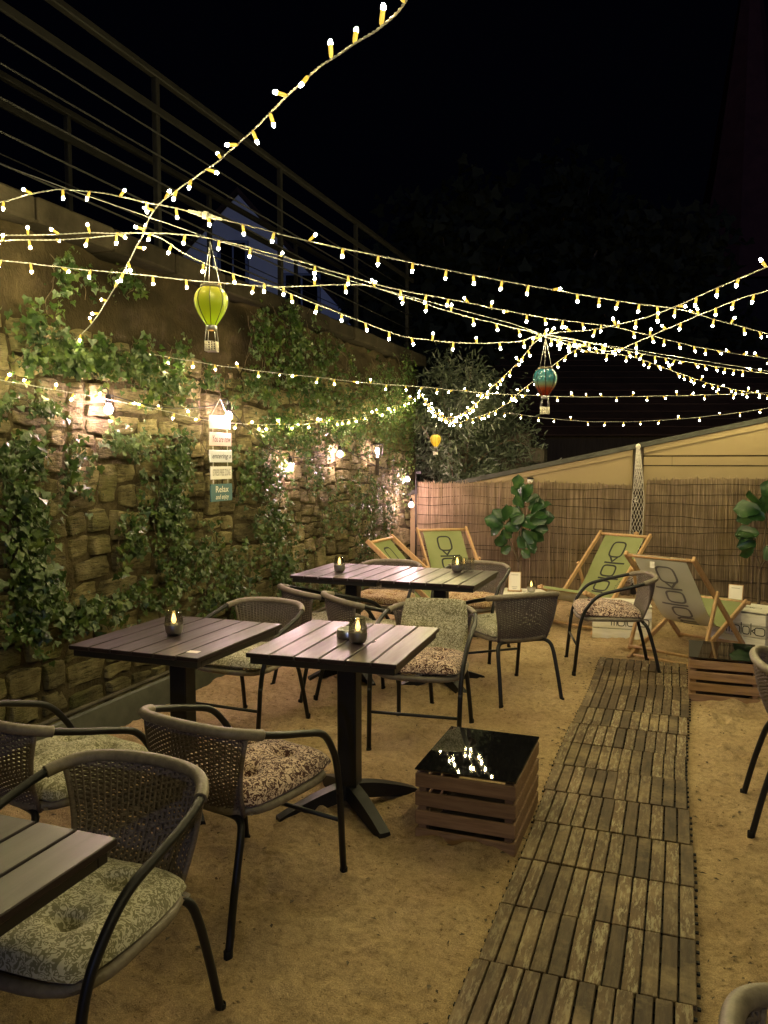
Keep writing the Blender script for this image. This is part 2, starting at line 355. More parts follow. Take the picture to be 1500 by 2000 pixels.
# ================================================================== GROUND
PX0, PX1 = -.545, .07            # deck path from side to side
PY0, PY1 = -.35, 6.08
dents = []
rd = random.Random(4)
for k in range(230):
    x = rd.uniform(-3, 3.2); y = rd.uniform(.6, 8.6); a = rd.uniform(0, 6.28)
    if PX0 - .15 < x < PX1 + .15 and y < 6.2: continue
    dents.append((x, y, a, rd.uniform(.018, .042), rd.uniform(.09, .14), rd.uniform(.04, .06)))
bins = {}
for d in dents: 
    for i in (-1, 0, 1):
        for j in (-1, 0, 1): bins.setdefault((int(d[0] // .3) + i, int(d[1] // .3) + j), []).append(d)
heaps = []
for (hx0, hx1, hy0, hy1) in ((-.955, -.557, 2.905, 3.43), (.075, .485, 5.25, 5.74)):
    for k in range(16):
        if rd.random() < .5: heaps.append((rd.uniform(hx0, hx1), rd.choice((hy0 - .02, hy1 + .02)), rd.uniform(.012, .032)))
        else: heaps.append((rd.choice((hx0 - .02, hx1 + .02)), rd.uniform(hy0, hy1), rd.uniform(.01, .026)))
for (tx, ty) in ((-2.055, 2.94), (-1.318, 3.10), (-2.125, 5.07), (-1.485, 5.065)):
    for k in range(12): a = rd.uniform(0, 6.28); q = rd.uniform(.12, .36); heaps.append((tx + q * math.cos(a), ty + q * math.sin(a), rd.uniform(.006, .02)))
hb = {}
for h_ in heaps:
    for i in (-1, 0, 1):
        for j in (-1, 0, 1): hb.setdefault((int(h_[0] // .3) + i, int(h_[1] // .3) + j), []).append(h_)
def ground_z(x, y):
    z = .014 * fbm(x * 1.1, y * 1.1, 3, 3) + .024 * fbm(x * 4.0, y * 4.0, 7, 4) + .012 * abs(fbm(x * 9, y * 9, 1, 3))
    ch = max(0, min(1, .55 + 1.6 * mnoise.noise(Vector((x * 1.4, y * 1.4, 21)))))
    z += ch * (.011 * max(-.4, mnoise.noise(Vector((x * 24, y * 24, 5)))) + .006 * mnoise.noise(Vector((x * 47, y * 47, 9))))
    for (dx, dy, a, dp, l, w) in bins.get((int(x // .3), int(y // .3)), ()):
        u = ((x - dx) * math.cos(a) + (y - dy) * math.sin(a)) / l; v = (-(x - dx) * math.sin(a) + (y - dy) * math.cos(a)) / w
        q = u * u + v * v
        if q < 3: z += dp * (-math.exp(-q * 1.6) + .45 * math.exp(-(q - 1.4) ** 2 * 3))
    z = max(-.055, min(.045, z)) + .002
    for (hx, hy, hh_) in hb.get((int(x // .3), int(y // .3)), ()): z += hh_ * math.exp(-((x - hx) ** 2 + (y - hy) ** 2) / .0045)
    dxp = max(PX0 - x, x - PX1, y - PY1)
    k = max(0, min(1, (dxp - .0) / .12)); return z * k - .004 * (1 - k)
gm = MB(); GX0, GX1, GY0, GY1 = -3.5, 4.2, -.9, 9.4; nx, ny = 520, 640
def gpt(u, v):
    x = GX0 + (GX1 - GX0) * u; y = GY0 + (GY1 - GY0) * v ** 1.25; return (x, y, ground_z(x, y))
gm.grid(gpt, nx, ny)
gm.build('sand_ground', 'sand', kind='structure')
MB().add([(-150, -150, -.12), (150, -150, -.12), (150, 150, -.12), (-150, 150, -.12)], [(0, 1, 2, 3)]).build('ground', 'earth', kind='structure')

# deck path: tiles of six slats, two abreast
path = link('path', MB().box(((PX0 + PX1) / 2, (PY0 + PY1) / 2, .002), (PX1 - PX0 - .02, PY1 - PY0 - .03, .006)).mesh('path', 'black_plastic'), kind='structure')
TW, TL = .305, .3225
slat_me = MB().bbox((0, 0, 0), (TW / 6 - .006, TL - .007, .017), .0022).mesh('slat', 'deck_slat')
tilebase = MB()
for i in range(6): tilebase.box((-TW / 2 + (i + .5) * TW / 6, 0, 0), (.012, TL - .012, .006))
for j in range(4): tilebase.box((0, -TL / 2 + (j + .5) * TL / 4, 0), (TW - .004, .012, .005))
for i in range(6):
    for sx in (-1, 1): tilebase.box((sx * (TW / 2 + .003), -TL / 2 + (i + .5) * TL / 6, -.002), (.010, .011, .006))
tilebase_me = tilebase.mesh('tile_base', 'black_plastic')
rt = random.Random(8)
row = 0; y = PY1 - TL / 2
while y > 0.75:
    for c in range(2):
        x = (PX0 + PX1) / 2 + (c - .5) * (TW + .001); lift = rt.uniform(0, .004)
        t = bpy.data.objects.new('deck_tile', None); COL.objects.link(t); t.parent = path
        sh = .012 * math.sin(row * .8) + rt.uniform(-.003, .003)
        t.location = (x + sh, y + rt.uniform(-.003, .003) + (.004 if c else 0), .011 + lift); t.rotation_euler = (rt.gauss(0, .004), rt.gauss(0, .004), rt.gauss(0, .004))
        link('tile_base', tilebase_me, t, (0, 0, -.003))
        for i in range(6):
            link('slat', slat_me, t, (-TW / 2 + (i + .5) * TW / 6, 0, .010 + rt.uniform(-.001, .001)), (rt.gauss(0, .003), rt.gauss(0, .006), rt.gauss(0, .002)))
    y -= TL; row += 1

# scattered dead leaves and twigs on the sand
db = MB(); rb = random.Random(21)
for k in range(800):
    x = rb.uniform(-3, 2.6); y = rb.uniform(1.0, 8.7)
    if k < 190: x = rb.choice((PX0 - abs(rb.gauss(0, .05)) - .01, PX1 + .01 + abs(rb.gauss(0, .12)))); y = rb.uniform(1.2, 6)
    s = rb.uniform(.004, .015) * (1.5 if rb.random() < .06 else 1); a = rb.uniform(0, 6.28); z = ground_z(x, y) + .003
    dx, dy = math.cos(a) * s, math.sin(a) * s; w = rb.uniform(.2, .6)
    db.add([(x - dx, y - dy, z), (x + dy * w, y - dx * w, z + s * .4), (x + dx, y + dy, z + .002), (x - dy * w, y + dx * w, z + s * .2)], [(0, 1, 2), (0, 2, 3)])
pb = MB()
M['pebble'] = noisy('pebble', [(.3, (.11, .075, .04)), (.5, (.30, .22, .12)), (.75, (.52, .42, .27))], 9, rough=.95, spec=.2, bs=.3, bd=.002)
for k in range(3600):
    x = rb.uniform(-2.9, 2.4); y = .9 + 7.6 * rb.random() ** 1.5
    if PX0 - .01 < x < PX1 + .01 and y < PY1 and rb.random() < .93: continue
    z = ground_z(x, y) if not (PX0 < x < PX1 and y < PY1) else .028
    r = .0018 + .0055 * rb.random() ** 3; q = [Vector((rb.uniform(.7, 1.2) * a * r, rb.uniform(.7, 1.2) * b * r, rb.uniform(.6, 1) * c * r)) + Vector((x, y, z + r * .3)) for a, b, c in ((1,0,0),(0,1,0),(-1,0,0),(0,-1,0),(0,0,1),(0,0,-1))]
    pb.add(q, [(0,1,4),(1,2,4),(2,3,4),(3,0,4),(1,0,5),(2,1,5),(3,2,5),(0,3,5)])
tag(pb.build('sand_clods', 'pebble', kind='stuff'), 'small clods and grit lying loose on the sand', 'grit')
o = db.build('leaf_litter', 'leaf_stem', kind='stuff'); tag(o, 'small dark leaf crumbs and twigs scattered over the sand', 'leaf litter')

# ================================================================== STONE WALL
wall = thing('stone_wall', 'old ivy-grown rubble stone wall with plastered top along the left side', 'wall', (WX, 5.2, 0))
WTOP = 2.72; STZ = 2.27
def wall_bulge(y, z): return .03 * fbm(y * .7, z * .7, 5, 3)
mb = MB(); mb.grid(lambda u, v: (WX + wall_bulge(1 + 8.6 * u, STZ * v) + .018 + .014 * fbm(u * 60, v * 14, 3, 3), 1.0 + 8.6 * u, STZ * v - .05), 90, 26)
mb.box((WX - .35, 5.3, 1.3), (.5, 8.6, 2.7)); mb.build('mortar_bed', 'mortar', wall, True)
mb = MB(); mb.grid(lambda u, v: (WX + wall_bulge(1 + 8.6 * u, STZ) * (1 - v) + .055 * fbm(u * 16, v * 2.6, 9, 5) + .03 - .05 * v, 1.0 + 8.6 * u, STZ - .16 + .05 * fbm(u * 22, 2, 4) + (WTOP - STZ + .14) * v), 210, 22)
mb.build('plaster_band', 'plaster', wall, True)
rs = random.Random(33)
def warp(y, z): return Vector((y + .045 * fbm(y * 1.9, z * 1.9, 11, 3), z + (.05 * fbm(y * 1.7, z * 2.3, 17, 3)) * min(1, z * 4)))
def stone(y0, y1, z0, z1, mb):
    n = 8; vs = []; g = .0035; seed = rs.uniform(0, 99); depth = rs.uniform(.030, .052)
    tilt = rs.uniform(-.010, .010); tilt2 = rs.uniform(-.009, .011); cut = [rs.uniform(.0, .16) for _ in range(4)]
    for j in range(n + 1):
        for i in range(n + 1):
            cu, cv = 2 * i / n - 1, 2 * j / n - 1
            cu = math.copysign(abs(cu) ** .62, cu); cv = math.copysign(abs(cv) ** .62, cv)
            q = cut[(1 if cu > 0 else 0) + (2 if cv > 0 else 0)]; k = 1 - q * (cu * cu * cv * cv)
            w_ = warp(y0 + g + (y1 - y0 - 2 * g) * (.5 + cu * k / 2), z0 + g + (z1 - z0 - 2 * g) * (.5 + cv * k / 2))
            nz = fbm(w_.x * 7 + seed, w_.y * 11, seed, 4); edge = max(abs(cu), abs(cv)); e = max(0, (edge - .78) / .22)
            x = depth * (1 - .30 * e ** 2) + (nz * .017 + tilt * cu + tilt2 * cv) * (1 - e * .3)
            if edge > .99: x = -.06
            jy, jz = fbm(w_.x * 12, w_.y * 12, seed + 3, 2) * .010, fbm(w_.x * 12, w_.y * 12, seed + 8, 2) * .010
            vs.append((WX + wall_bulge(w_.x, w_.y) + x, w_.x + jy, w_.y + jz))
    mb.add(vs, [(j*(n+1)+i, j*(n+1)+i+1, (j+1)*(n+1)+i+1, (j+1)*(n+1)+i) for j in range(n) for i in range(n)], 0, True)
far = MB(); cells = []
def split(y0, y1, z0, z1):
    w, h = y1 - y0, z1 - z0; f = 1.0 if y0 < 6 else .86
    lim_w, lim_h = rs.choice((.30, .40, .52)) * f, rs.choice((.14, .19, .25, .30)) * f
    if w > lim_w and w / h > 1.15 or w > .9:
        m = y0 + w * rs.uniform(.36, .64); split(y0, m, z0, z1); split(m, y1, z0, z1)
    elif h > lim_h:
        m = z0 + h * rs.uniform(.34, .66); split(y0, y1, z0, m); split(y0, y1, m, z1)
    elif w > .16 and w / h > 3.4:
        m = y0 + w * rs.uniform(.36, .64); split(y0, m, z0, z1); split(m, y1, z0, z1)
    else: cells.append((y0, y1, z0, z1))
yy = 1.3
while yy < 9.3:
    w = rs.uniform(.9, 1.5); zz_ = -.04
    while zz_ < STZ - .1:
        h = min(rs.uniform(.3, .6), STZ + .03 - zz_); split(yy, min(yy + w, 9.45), zz_, zz_ + h); zz_ += h
    yy += w
cells.sort(key=lambda c: -(c[1] - c[0]) * (c[3] - c[2]) / (c[0] + 1) ** 2 if c[1] > 2.85 else 9)
nst = 0
for c in cells:
    if c[1] < 2.85 or nst >= 299: stone(*c, far)
    else:
        m1 = MB(); stone(*c, m1); ctr = Vector((WX, (c[0] + c[1]) / 2, (c[2] + c[3]) / 2)); link('stone', m1.mesh('stone', 'stone', ctr), wall, ctr - wall.location); nst += 1
print('STONES', len(cells), nst)
far.build('stones_out_of_sight', 'stone', wall, True, kind='stuff')
M['coping'] = noisy('coping', [(.3, (.016, .013, .009)), (.7, (.042, .035, .024))], 4, rough=1, spec=.1, bs=.6, bd=.012, bscale=16, vary=(.7, 1.2))
cop_me = MB().bbox((0, 0, 0), (.36, .592, .13), .012).mesh('coping_block', 'coping')
for k in range(15): link('coping_block', cop_me, wall, Vector((WX - .10 + rs.uniform(-.008, .008), 1.15 + .6 * k, WTOP + .06)) - wall.location, (0, rs.uniform(-.01, .01), rs.uniform(-.008, .008)))
MB().add([(WX - .27, 1, WTOP), (-9, 1, WTOP), (-9, 11, WTOP), (WX - .27, 11, WTOP)], [(3, 2, 1, 0)]).build('terrace', 'pavers', kind='structure')
# low edging board and pipe at the foot of the wall
eg = thing('edging_board', 'dark green-grey edging board running along the foot of the stone wall', 'edging', (WX + .22, 5.2, 0))
MB().bbox((0, 0, .06), (.03, 7.6, .20), .006).build('board', 'kerb', eg)
MB().tube([(-.06, -3.8, .155), (-.055, 0, .165), (-.06, 3.7, .15)], .013, 8).build('pipe', 'concrete', eg)

# ------------------------------------------------------------------ ivy
def leaf_shape(s, lobes=True):
    if lobes: return [(0, 0), (.42, -.12), (.50, .28), (.26, .42), (.0, 1.0), (-.26, .42), (-.50, .28), (-.42, -.12)]
    return [(0, 0), (.10, .3), (.08, .65), (0, 1), (-.08, .65), (-.10, .3)]
def put_leaf(mb, p, nrm, up, s, shape, cup=.12):
    n = nrm.normalized(); v = (up - n * up.dot(n)).normalized(); u = v.cross(n)
    vs = [p + u * a * s + v * b * s + n * (cup * s * (abs(a) * 1.0 - b * b * .6)) for a, b in shape]
    c = p + v * .35 * s + n * cup * s * .1
    vs.append(c); k = len(shape)
    mb.add(vs, [(i, (i + 1) % k, k) for i in range(k)], 0, False)
ivy_spec = [  # label, blobs (px, py, rx, ry, leaves), leaf size
 ('ivy bank with broad leaves spilling over the wall top at far left', [(60, 705, 90, 42, 150), (190, 710, 120, 45, 260), (310, 755, 75, 35, 160), (60, 800, 60, 30, 40), (20, 640, 50, 60, 50)], .042),
 ('ivy curtain hanging down the left edge of the stone wall', [(25, 900, 45, 80, 110), (35, 1030, 50, 80, 190), (35, 1160, 60, 70, 190), (140, 1205, 80, 45, 110), (10, 1230, 40, 50, 50), (110, 930, 20, 80, 30), (215, 1060, 22, 60, 30)], .045),
 ('ivy curtain below the bulb between bare stones left of the hanging signs', [(330, 900, 45, 55, 150), (320, 1000, 45, 85, 270), (345, 1090, 50, 55, 160), (250, 860, 70, 30, 90), (380, 870, 30, 60, 90), (300, 1160, 80, 40, 110)], .038),
 ('dark ivy patch climbing to the coping above the hanging signs', [(520, 660, 70, 70, 330), (560, 740, 60, 50, 260), (470, 760, 60, 40, 130), (620, 780, 60, 40, 160), (530, 830, 60, 30, 90), (95, 560, 30, 70, 50), (200, 560, 30, 30, 30), (610, 690, 40, 40, 90)], .038),
 ('ivy falling below the hanging signs towards the tables', [(500, 940, 50, 50, 170), (520, 1030, 50, 60, 190), (470, 900, 60, 30, 120), (440, 1110, 50, 60, 150), (540, 1120, 45, 60, 190), (410, 1170, 60, 35, 110), (590, 1160, 40, 30, 80), (250, 1240, 100, 35, 60)], .038),
 ('ivy around the glowing bulbs on the middle of the stone wall', [(560, 860, 70, 35, 220), (650, 850, 60, 40, 230), (600, 940, 40, 40, 90), (690, 960, 40, 60, 170), (650, 1010, 40, 60, 110), (620, 830, 80, 20, 120), (690, 1080, 25, 50, 70)], .032),
 ('dense ivy mass hanging at the far end of the stone wall', [(770, 800, 40, 45, 420), (740, 850, 50, 50, 300), (800, 860, 30, 60, 380), (720, 760, 50, 40, 200), (680, 800, 40, 40, 130), (765, 950, 30, 60, 190), (735, 1010, 30, 60, 140), (770, 720, 25, 35, 90), (700, 730, 40, 30, 60)], .032)]
ri = random.Random(5); yA_, yB_ = PX(408, 900, WX + .2).y, PX(452, 900, WX + .2).y
for gi, (lab, blobs, ls) in enumerate(ivy_spec):
    c0 = PX(blobs[1][0], blobs[1][1], WX); vine = thing('ivy', lab, 'ivy', (WX + .05, c0.y, 0), 0, 'ivy on the stone wall')
    fol = MB(); stems = MB(); big = []
    def leaf_at(p, big_ok=True):
        if yA_ - .07 < p.y < yB_ + .06 and 1.1 < p.z < 2.0: return
        if p.y > 9.3 or p.z < .02: return
        p.x += .045 + abs(ri.gauss(0, .04)) + wall_bulge(p.y, p.z) + (.05 if p.z > 1.9 else .02)
        nr = Vector((1, ri.gauss(-.2, .7), ri.gauss(.35, .6))); up = Vector((ri.gauss(0, .3), ri.gauss(0, .7), -1)); s = ls * ri.choice((.35, .5, .62, .8, 1.0, 1.2)) * ri.uniform(.8, 1.05)
        if s > ls * 1.1 and len(big) < 42 and ri.random() < .5: big.append((p, nr, up, s))
        else: put_leaf(fol, p, nr, up, s, leaf_shape(s))
    for (px, py, rx, ry, n) in blobs:
        for k in range(int(n * .95)): leaf_at(PX(px + ri.gauss(0, .43) * rx, py + ri.gauss(0, .43) * ry, WX))
        for k in range(max(3, n // 22)):           # trailing runners with leaves along them
            x_ = px + ri.gauss(0, .6) * rx; y_ = py - ry * ri.uniform(.2, 1.1); dr = ri.gauss(0, 4); pts = []
            for q in range(ri.randint(5, 9)):
                pp = PX(x_, y_, WX); pp.x += .07 + ri.uniform(0, .035); pts.append(pp); x_ += dr + ri.gauss(0, 5); y_ += ry * ri.uniform(.10, .32)
            if not all(.0 < q.z < 2.85 and q.y < 9.35 for q in pts): continue
            sp_ = smooth_path(pts, 4); stems.tube(sp_, .0026, 4)
            for q in sp_:
                for _ in range(2): leaf_at(q + Vector((-.06, ri.gauss(0, .022), ri.gauss(0, .022))))
    for (p, nr, up, s) in big:
        m1 = MB(); put_leaf(m1, Vector((0, 0, 0)), nr, up, s * 1.12, leaf_shape(s)); link('leaf', m1.mesh('leaf', 'ivy'), vine, p - vine.location)
    fol.build('foliage', 'ivy', vine, True, kind='stuff'); stems.build('stem', 'leaf_stem', vine, True, kind='stuff')

# ------------------------------------------------------------------ railing on the terrace
def railing(label, x, y0, y1, ys, top, low, wires, r):
    rl = thing('railing', label, 'railing', (x, y0, WTOP + .12), 0, 'steel railings of the upper terrace')
    for yy in ys: MB().bbox((0, yy - y0, (top - WTOP - .12) / 2), (.04, .04, top - WTOP - .12), .004).build('post', 'rail_steel', rl)
    MB().beam((0, 0, top - rl.location.z + .02), (0, y1 - y0, top - rl.location.z + .02), .05, .045, 0, .006).build('handrail', 'rail_steel', rl)
    for z in low: MB().beam((.03, 0, z - rl.location.z), (.03, y1 - y0, z - rl.location.z), .02, .05, 0, .003).build('rail', 'rail_steel', rl)
    for z in wires: MB().tube([(.02, 0, z - rl.location.z), (.02, y1 - y0, z - rl.location.z)], r, 6).build('cable', 'rail_cable', rl)
railing('front steel railing standing on the coping above the stone wall', WX - .1, 2.0, 9.75, [2.78, 4.5, 6.22, 7.92, 9.6], 4.0, [3.78], [3.0, 3.16, 3.33, 3.50, 3.64], .006)
railing('rear steel railing set back on the terrace behind the front one', WX - 1.05, 2.0, 9.75, [2.9, 4.75, 6.6, 8.4], 4.0, [3.82], [3.1, 3.3, 3.5], .005)

# ================================================================== REED FENCE
rf = random.Random(14)
def reed_fence(label, x0, x1, top):
    f = thing('reed_fence', label, 'fence', ((x0 + x1) / 2, FY, 0), 0, 'reed mats along the back')
    mb = MB(); n = int((x1 - x0) / .0030)
    for k in range(n):
        x = x0 + (k + rf.random()) * (x1 - x0) / n; yy = FY + rf.uniform(-.014, .010); r = rf.uniform(.0018, .0045)
        h = top + .012 * math.sin(x * 3.1) + abs(rf.gauss(0, .012)) - .01 + (.03 if rf.random() < .03 else 0); z0 = rf.uniform(-.01, .05); lean = rf.gauss(0, .008)
        cols = []
        for q in range(4):
            z = z0 + (h - z0) * q / 3; xx = x + lean * (q / 3 - .5) + rf.gauss(0, .0012); sag = .012 * math.sin(x * 1.7 + z * 2)
            cols.append([(xx - r, yy + sag, z), (xx, yy - r * 1.4 + sag, z), (xx + r, yy + sag, z)])
        vs = [p for c in cols for p in c]; fs = []
        for q in range(3): fs += [(q*3, q*3+1, q*3+4, q*3+3), (q*3+1, q*3+2, q*3+5, q*3+4)]
        fs.append((9, 10, 11)); mb.add(vs, fs)
    mb.build('reeds', 'reed', f, True, kind='stuff')
    MB().box(((x0 + x1) / 2, FY + .03, top / 2 - .03), (x1 - x0, .012, top - .08)).build('backing', 'reed', f, True)
    for k in range(12):
        z = top - .06 - k * (.108 + .006 * math.sin(k * 2.3)); w = MB()
        if z < .02: break
        pts = [(x0 + (x1 - x0) * q / 40, FY - .019, z + .034 * fbm((x0 + (x1 - x0) * q / 40) * 1.2, 2.0 + (.45 * k), 3, 3)) for q in range(41)]
        w.tube(pts, .0029, 5).build('binding_wire', 'dark_wood', f, True)
reed_fence('reed fence from the stone wall corner to the hanging net', -2.98, -.505, 1.245)
reed_fence('reed fence right of the hanging net below the shed wall', -.355, 2.6, 1.30)
# steel pole in the corner, light fitting above
pole = thing('corner_pole', 'thin grey metal pole standing where stone wall meets reed fence', 'pole', tuple(P(812, 1142)))
pz = PX(812, 960, WX + .12)
MB().tube([(0, 0, -.03), (0, 0, 1.42)], .011, 8).lathe([(.02, 0), (.02, .012), (.011, .014)], 10).build('tube', 'rail_steel', pole)
MB().bbox((.035, 0, 1.36), (.07, .03, .03), .004).build('bracket', 'rail_steel', pole)
sp = PY(1034, 955, FY + .03)
o = thing('fence_post', 'pale round post top rising behind the reed fence above the left fig plant', 'post', (sp.x, FY + .085, 0))
MB().tube([(0, 0, 0), (0, 0, 1.29)], .034, 14).build('shaft', 'white_wood', o)
MB().lathe([(.038, 1.285), (.038, 1.305), (.0, 1.312)], 14).build('cap', 'rail_steel', o)

# ================================================================== SHED BEHIND THE FENCE
SY = FY + .16
shed = thing('shed', 'cream-painted lean-to shed with sloping dark roof edge behind the reed fence', 'shed', (0, SY, 0))
sA, sB = PY(925, 940, SY), PY(1500, 822, SY); slope = (sB.z - sA.z) / (sB.x - sA.x)
def rz_(x): return sA.z + slope * (x - sA.x)
def slab(mb, x0, x1, y0, y1, f0, f1):     # upright panel with sloping top
    vs = [(x0, y0, f0(x0)), (x1, y0, f0(x1)), (x1, y0, f1(x1)), (x0, y0, f1(x0)), (x0, y1, f0(x0)), (x1, y1, f0(x1)), (x1, y1, f1(x1)), (x0, y1, f1(x0))]
    return mb.add(vs, ((0,1,2,3),(5,4,7,6),(1,5,6,2),(4,0,3,7),(3,2,6,7),(4,5,1,0)))
netx = PY(1246, 900, SY).x
c0 = lambda x: 0
slab(MB(), sA.x - .8, netx - .055, SY, SY + .06, c0, lambda x: max(.6, rz_(x) - .02)).build('wall_panel', 'shed_paint', shed, True)
slab(MB(), netx + .06, 2.9, SY - .012, SY + .06, c0, lambda x: 1.44).build('wall_panel', 'shed_paint', shed, True)
slab(MB(), netx + .06, 2.9, SY + .004, SY + .06, lambda x: 1.56, lambda x: rz_(x) - .02).build('wall_panel', 'shed_paint', shed, True)
xs = [netx + .062, netx + .36, 1.6, 2.9]
for a, b in zip(xs[:-1], xs[1:]): slab(MB(), a, b - .004, SY - .024, SY + .05, lambda x: 1.452, lambda x: 1.545).build('trim_board', 'shed_paint', shed, True)
for a, b in ((sA.x - .8, netx - .055), (netx + .06, 2.9)):
    slab(MB(), a, b, SY - .03, SY - .002, lambda x: rz_(x) - .075, lambda x: rz_(x) - .012).build('fascia_board', 'shed_paint', shed, True)
slab(MB(), netx - .05, netx + .055, SY - .035, SY + .05, c0, lambda x: rz_(x) - .005).build('corner_post', 'dark_wood', shed, True)
slab(MB(), sA.x - .8, 2.9, SY - .07, SY + 3.2, lambda x: rz_(x) - .008, lambda x: rz_(x) + .045).build('roof', 'roof_felt', shed, True)
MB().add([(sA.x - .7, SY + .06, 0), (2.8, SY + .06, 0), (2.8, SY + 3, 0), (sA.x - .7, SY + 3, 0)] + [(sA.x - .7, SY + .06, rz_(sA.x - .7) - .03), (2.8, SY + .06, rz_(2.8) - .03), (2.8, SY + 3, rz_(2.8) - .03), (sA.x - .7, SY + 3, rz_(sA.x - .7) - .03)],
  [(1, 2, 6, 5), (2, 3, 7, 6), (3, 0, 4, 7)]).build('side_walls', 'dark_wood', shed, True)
# hanging fishing net
nx_ = PY(1246, 900, FY - .07).x; ntop = PY(1246, 872, FY - .09).z; nbot = .22
net = thing('fishing_net', 'long white fishing net hanging from the shed post between the reed fences', 'net', (nx_, FY - .09, ntop))
mb = MB(); nc, nr = 9, 34
def netp(i, j):
    v = j / nr; w = .014 + .044 * min(1, v * 2.4) ** .8 + .012 * v; u = (i / (nc - 1) - .5) * 2
    return Vector((u * w + .012 * math.sin(v * 5), -.02 * math.cos(u * 1.5) + .01 * math.sin(i * 2.3 + j), -v * (ntop - nbot)))
for j in range(nr):
    for i in range(nc):
        if (i + j) % 2 == 0:
            for di in (-1, 1):
                if 0 <= i + di < nc: mb.tube([netp(i, j), netp(i + di, j + 1)], .0021, 4, cap=False)
for i in (0, nc - 1): mb.tube([netp(i, j) for j in range(nr + 1)], .003, 4)
for k in range(9): mb.tube([netp(k, 0) * .5, netp(k, 6) + Vector((0, -.006, 0)), netp((k * 5) % 9, 11)], .0024, 4)
mb.build('cords', 'rope', net, kind='stuff')
MB().lathe([(.0, .03), (.022, .02), (.026, 0), (.018, -.025), (.012, -.05)], 10).build('knot', 'rope', net)
pf = PY(1243, 1043, FY - .12); MB().lathe([(.028 * math.sin(a * .3142), -.028 * math.cos(a * .3142)) for a in range(11)], 14).build('float', 'beech', net, loc=pf - net.location)
pa = PY(1242, 975, FY - .125); an = MB(); an.tube([(0, 0, .028), (0, 0, -.022)], .004, 6); an.tube([(-.014, 0, .016), (.014, 0, .016)], .003, 6)
an.tube([(.024 * math.cos(R(200 + 14 * k)), 0, -.002 + .024 * math.sin(R(200 + 14 * k))) for k in range(11)], .004, 6); an.build('anchor_charm', 'white_wood', net, loc=pa - net.location)
mb = MB()
for k in range(26): mb.tube([(rf.gauss(0, .02), rf.gauss(0, .012), nbot + .03 - ntop), (rf.gauss(0, .045), rf.gauss(0, .02) - .01, nbot - ntop - rf.uniform(.0, .09))], .0028, 4)
mb.build('tassel', 'rope', net)

# ================================================================== BACKGROUND
def far_house(label, cat, loc, rz, w, d, hw, hr, wall_m, roof_m, wins):
    h = thing('gable_house', label, cat, loc, rz)
    MB().add([(-w/2, 0, 0), (w/2, 0, 0), (w/2, 0, hw), (0, 0, hr), (-w/2, 0, hw), (-w/2, d, 0), (w/2, d, 0), (w/2, d, hw), (0, d, hr), (-w/2, d, hw)],
      [(0, 1, 2, 3, 4), (6, 5, 9, 8, 7), (5, 0, 4, 9), (1, 6, 7, 2)]).build('wall', wall_m, h)
    for s in (-1, 1):
        e = .25; sl = (hr - hw) / (w / 2)
        MB().add([(0, -.15, hr + .02), (0, d, hr + .02), (s * (w/2 + e), d, hw - e * sl + .02), (s * (w/2 + e), -.15, hw - e * sl + .02), (0, -.15, hr + .16), (0, d, hr + .16), (s * (w/2 + e), d, hw - e * sl + .14), (s * (w/2 + e), -.15, hw - e * sl + .14)],
          [(0, 1, 2, 3), (4, 5, 6, 7), (0, 3, 7, 4), (2, 1, 5, 6), (3, 2, 6, 7)]).build('roof', roof_m, h)
    for (x, z, ww, hh) in wins:
        f = MB().bbox((x, -.02, z), (ww + .14, .08, hh + .14), .01).build('window', 'house_dark', h)
        MB().box((x - ww / 4, -.07, z), (ww / 2 - .05, .01, hh)).box((x + ww / 4, -.07, z), (ww / 2 - .05, .01, hh)).build('pane', 'black_glass', f)
        MB().bbox((x, -.09, z - hh / 2 - .11), (ww + .3, .14, .06), .01).build('sill', 'house_wall', f)
    return h
ap = PD(465, 380, 22.0); rr = PD(700, 640, 22.0)
gz = rr.z; half = (rr - ap).dot(CR)
far_house('blue-grey gabled house rising behind the terrace railing', 'house', (ap.x, ap.y, 0), YAW + .05, half * 2, 9, gz, ap.z, 'house_wall', 'roof_tile',
          [(-.15, PD(465, 490, 22).z - .35, .7, 1.1), (1.7, PD(465, 585, 22).z, .9, 1.3), (-2.3, PD(465, 585, 22).z, .9, 1.3)])
# dark tiled roof behind the shed
r0, r1 = PD(985, 835, 14), PD(1750, 790, 14)
rh = thing('tiled_roof_house', 'dark tiled house roof barely visible behind the cream shed', 'house', ((r0.x + r1.x) / 2, (r0.y + r1.y) / 2, 0), YAW)
L = (r1 - r0).length
MB().box((0, 2.4, 1.0), (L - .4, 4.4, 2.0)).build('wall', 'dark_wood', rh)
tm = MB().bbox((0, 0, 0), (L, .34, .035), .008).mesh('tile_course', 'roof_tile')
for k in range(13): link('tile_course', tm, rh, (0, .12 + .30 * k, 2.02 + .155 * k), (R(25), 0, 0))
# church-like steep spire at upper right
sp0 = PD(1450, 560, 42); st = PD(1432, -30, 42)
spire = thing('spire', 'dark red steep spire fading into the night at upper right', 'spire', (sp0.x, sp0.y, 0), YAW + .3)
wv = (PD(1545, 560, 42) - PD(1325, 560, 42)).length / 2
prof = [(wv * 1.02, sp0.z - .1), (wv * .98, sp0.z + .1), (wv * .62, sp0.z + (st.z - sp0.z) * .38), (.1, st.z + 2.5)]
MB().lathe(prof, 8, smooth=False).build('roof', 'spire_tile', spire)
MB().lathe([(wv * .92, 0), (wv * .92, sp0.z - .05)], 8, smooth=False).build('tower', 'roof_tile', spire)
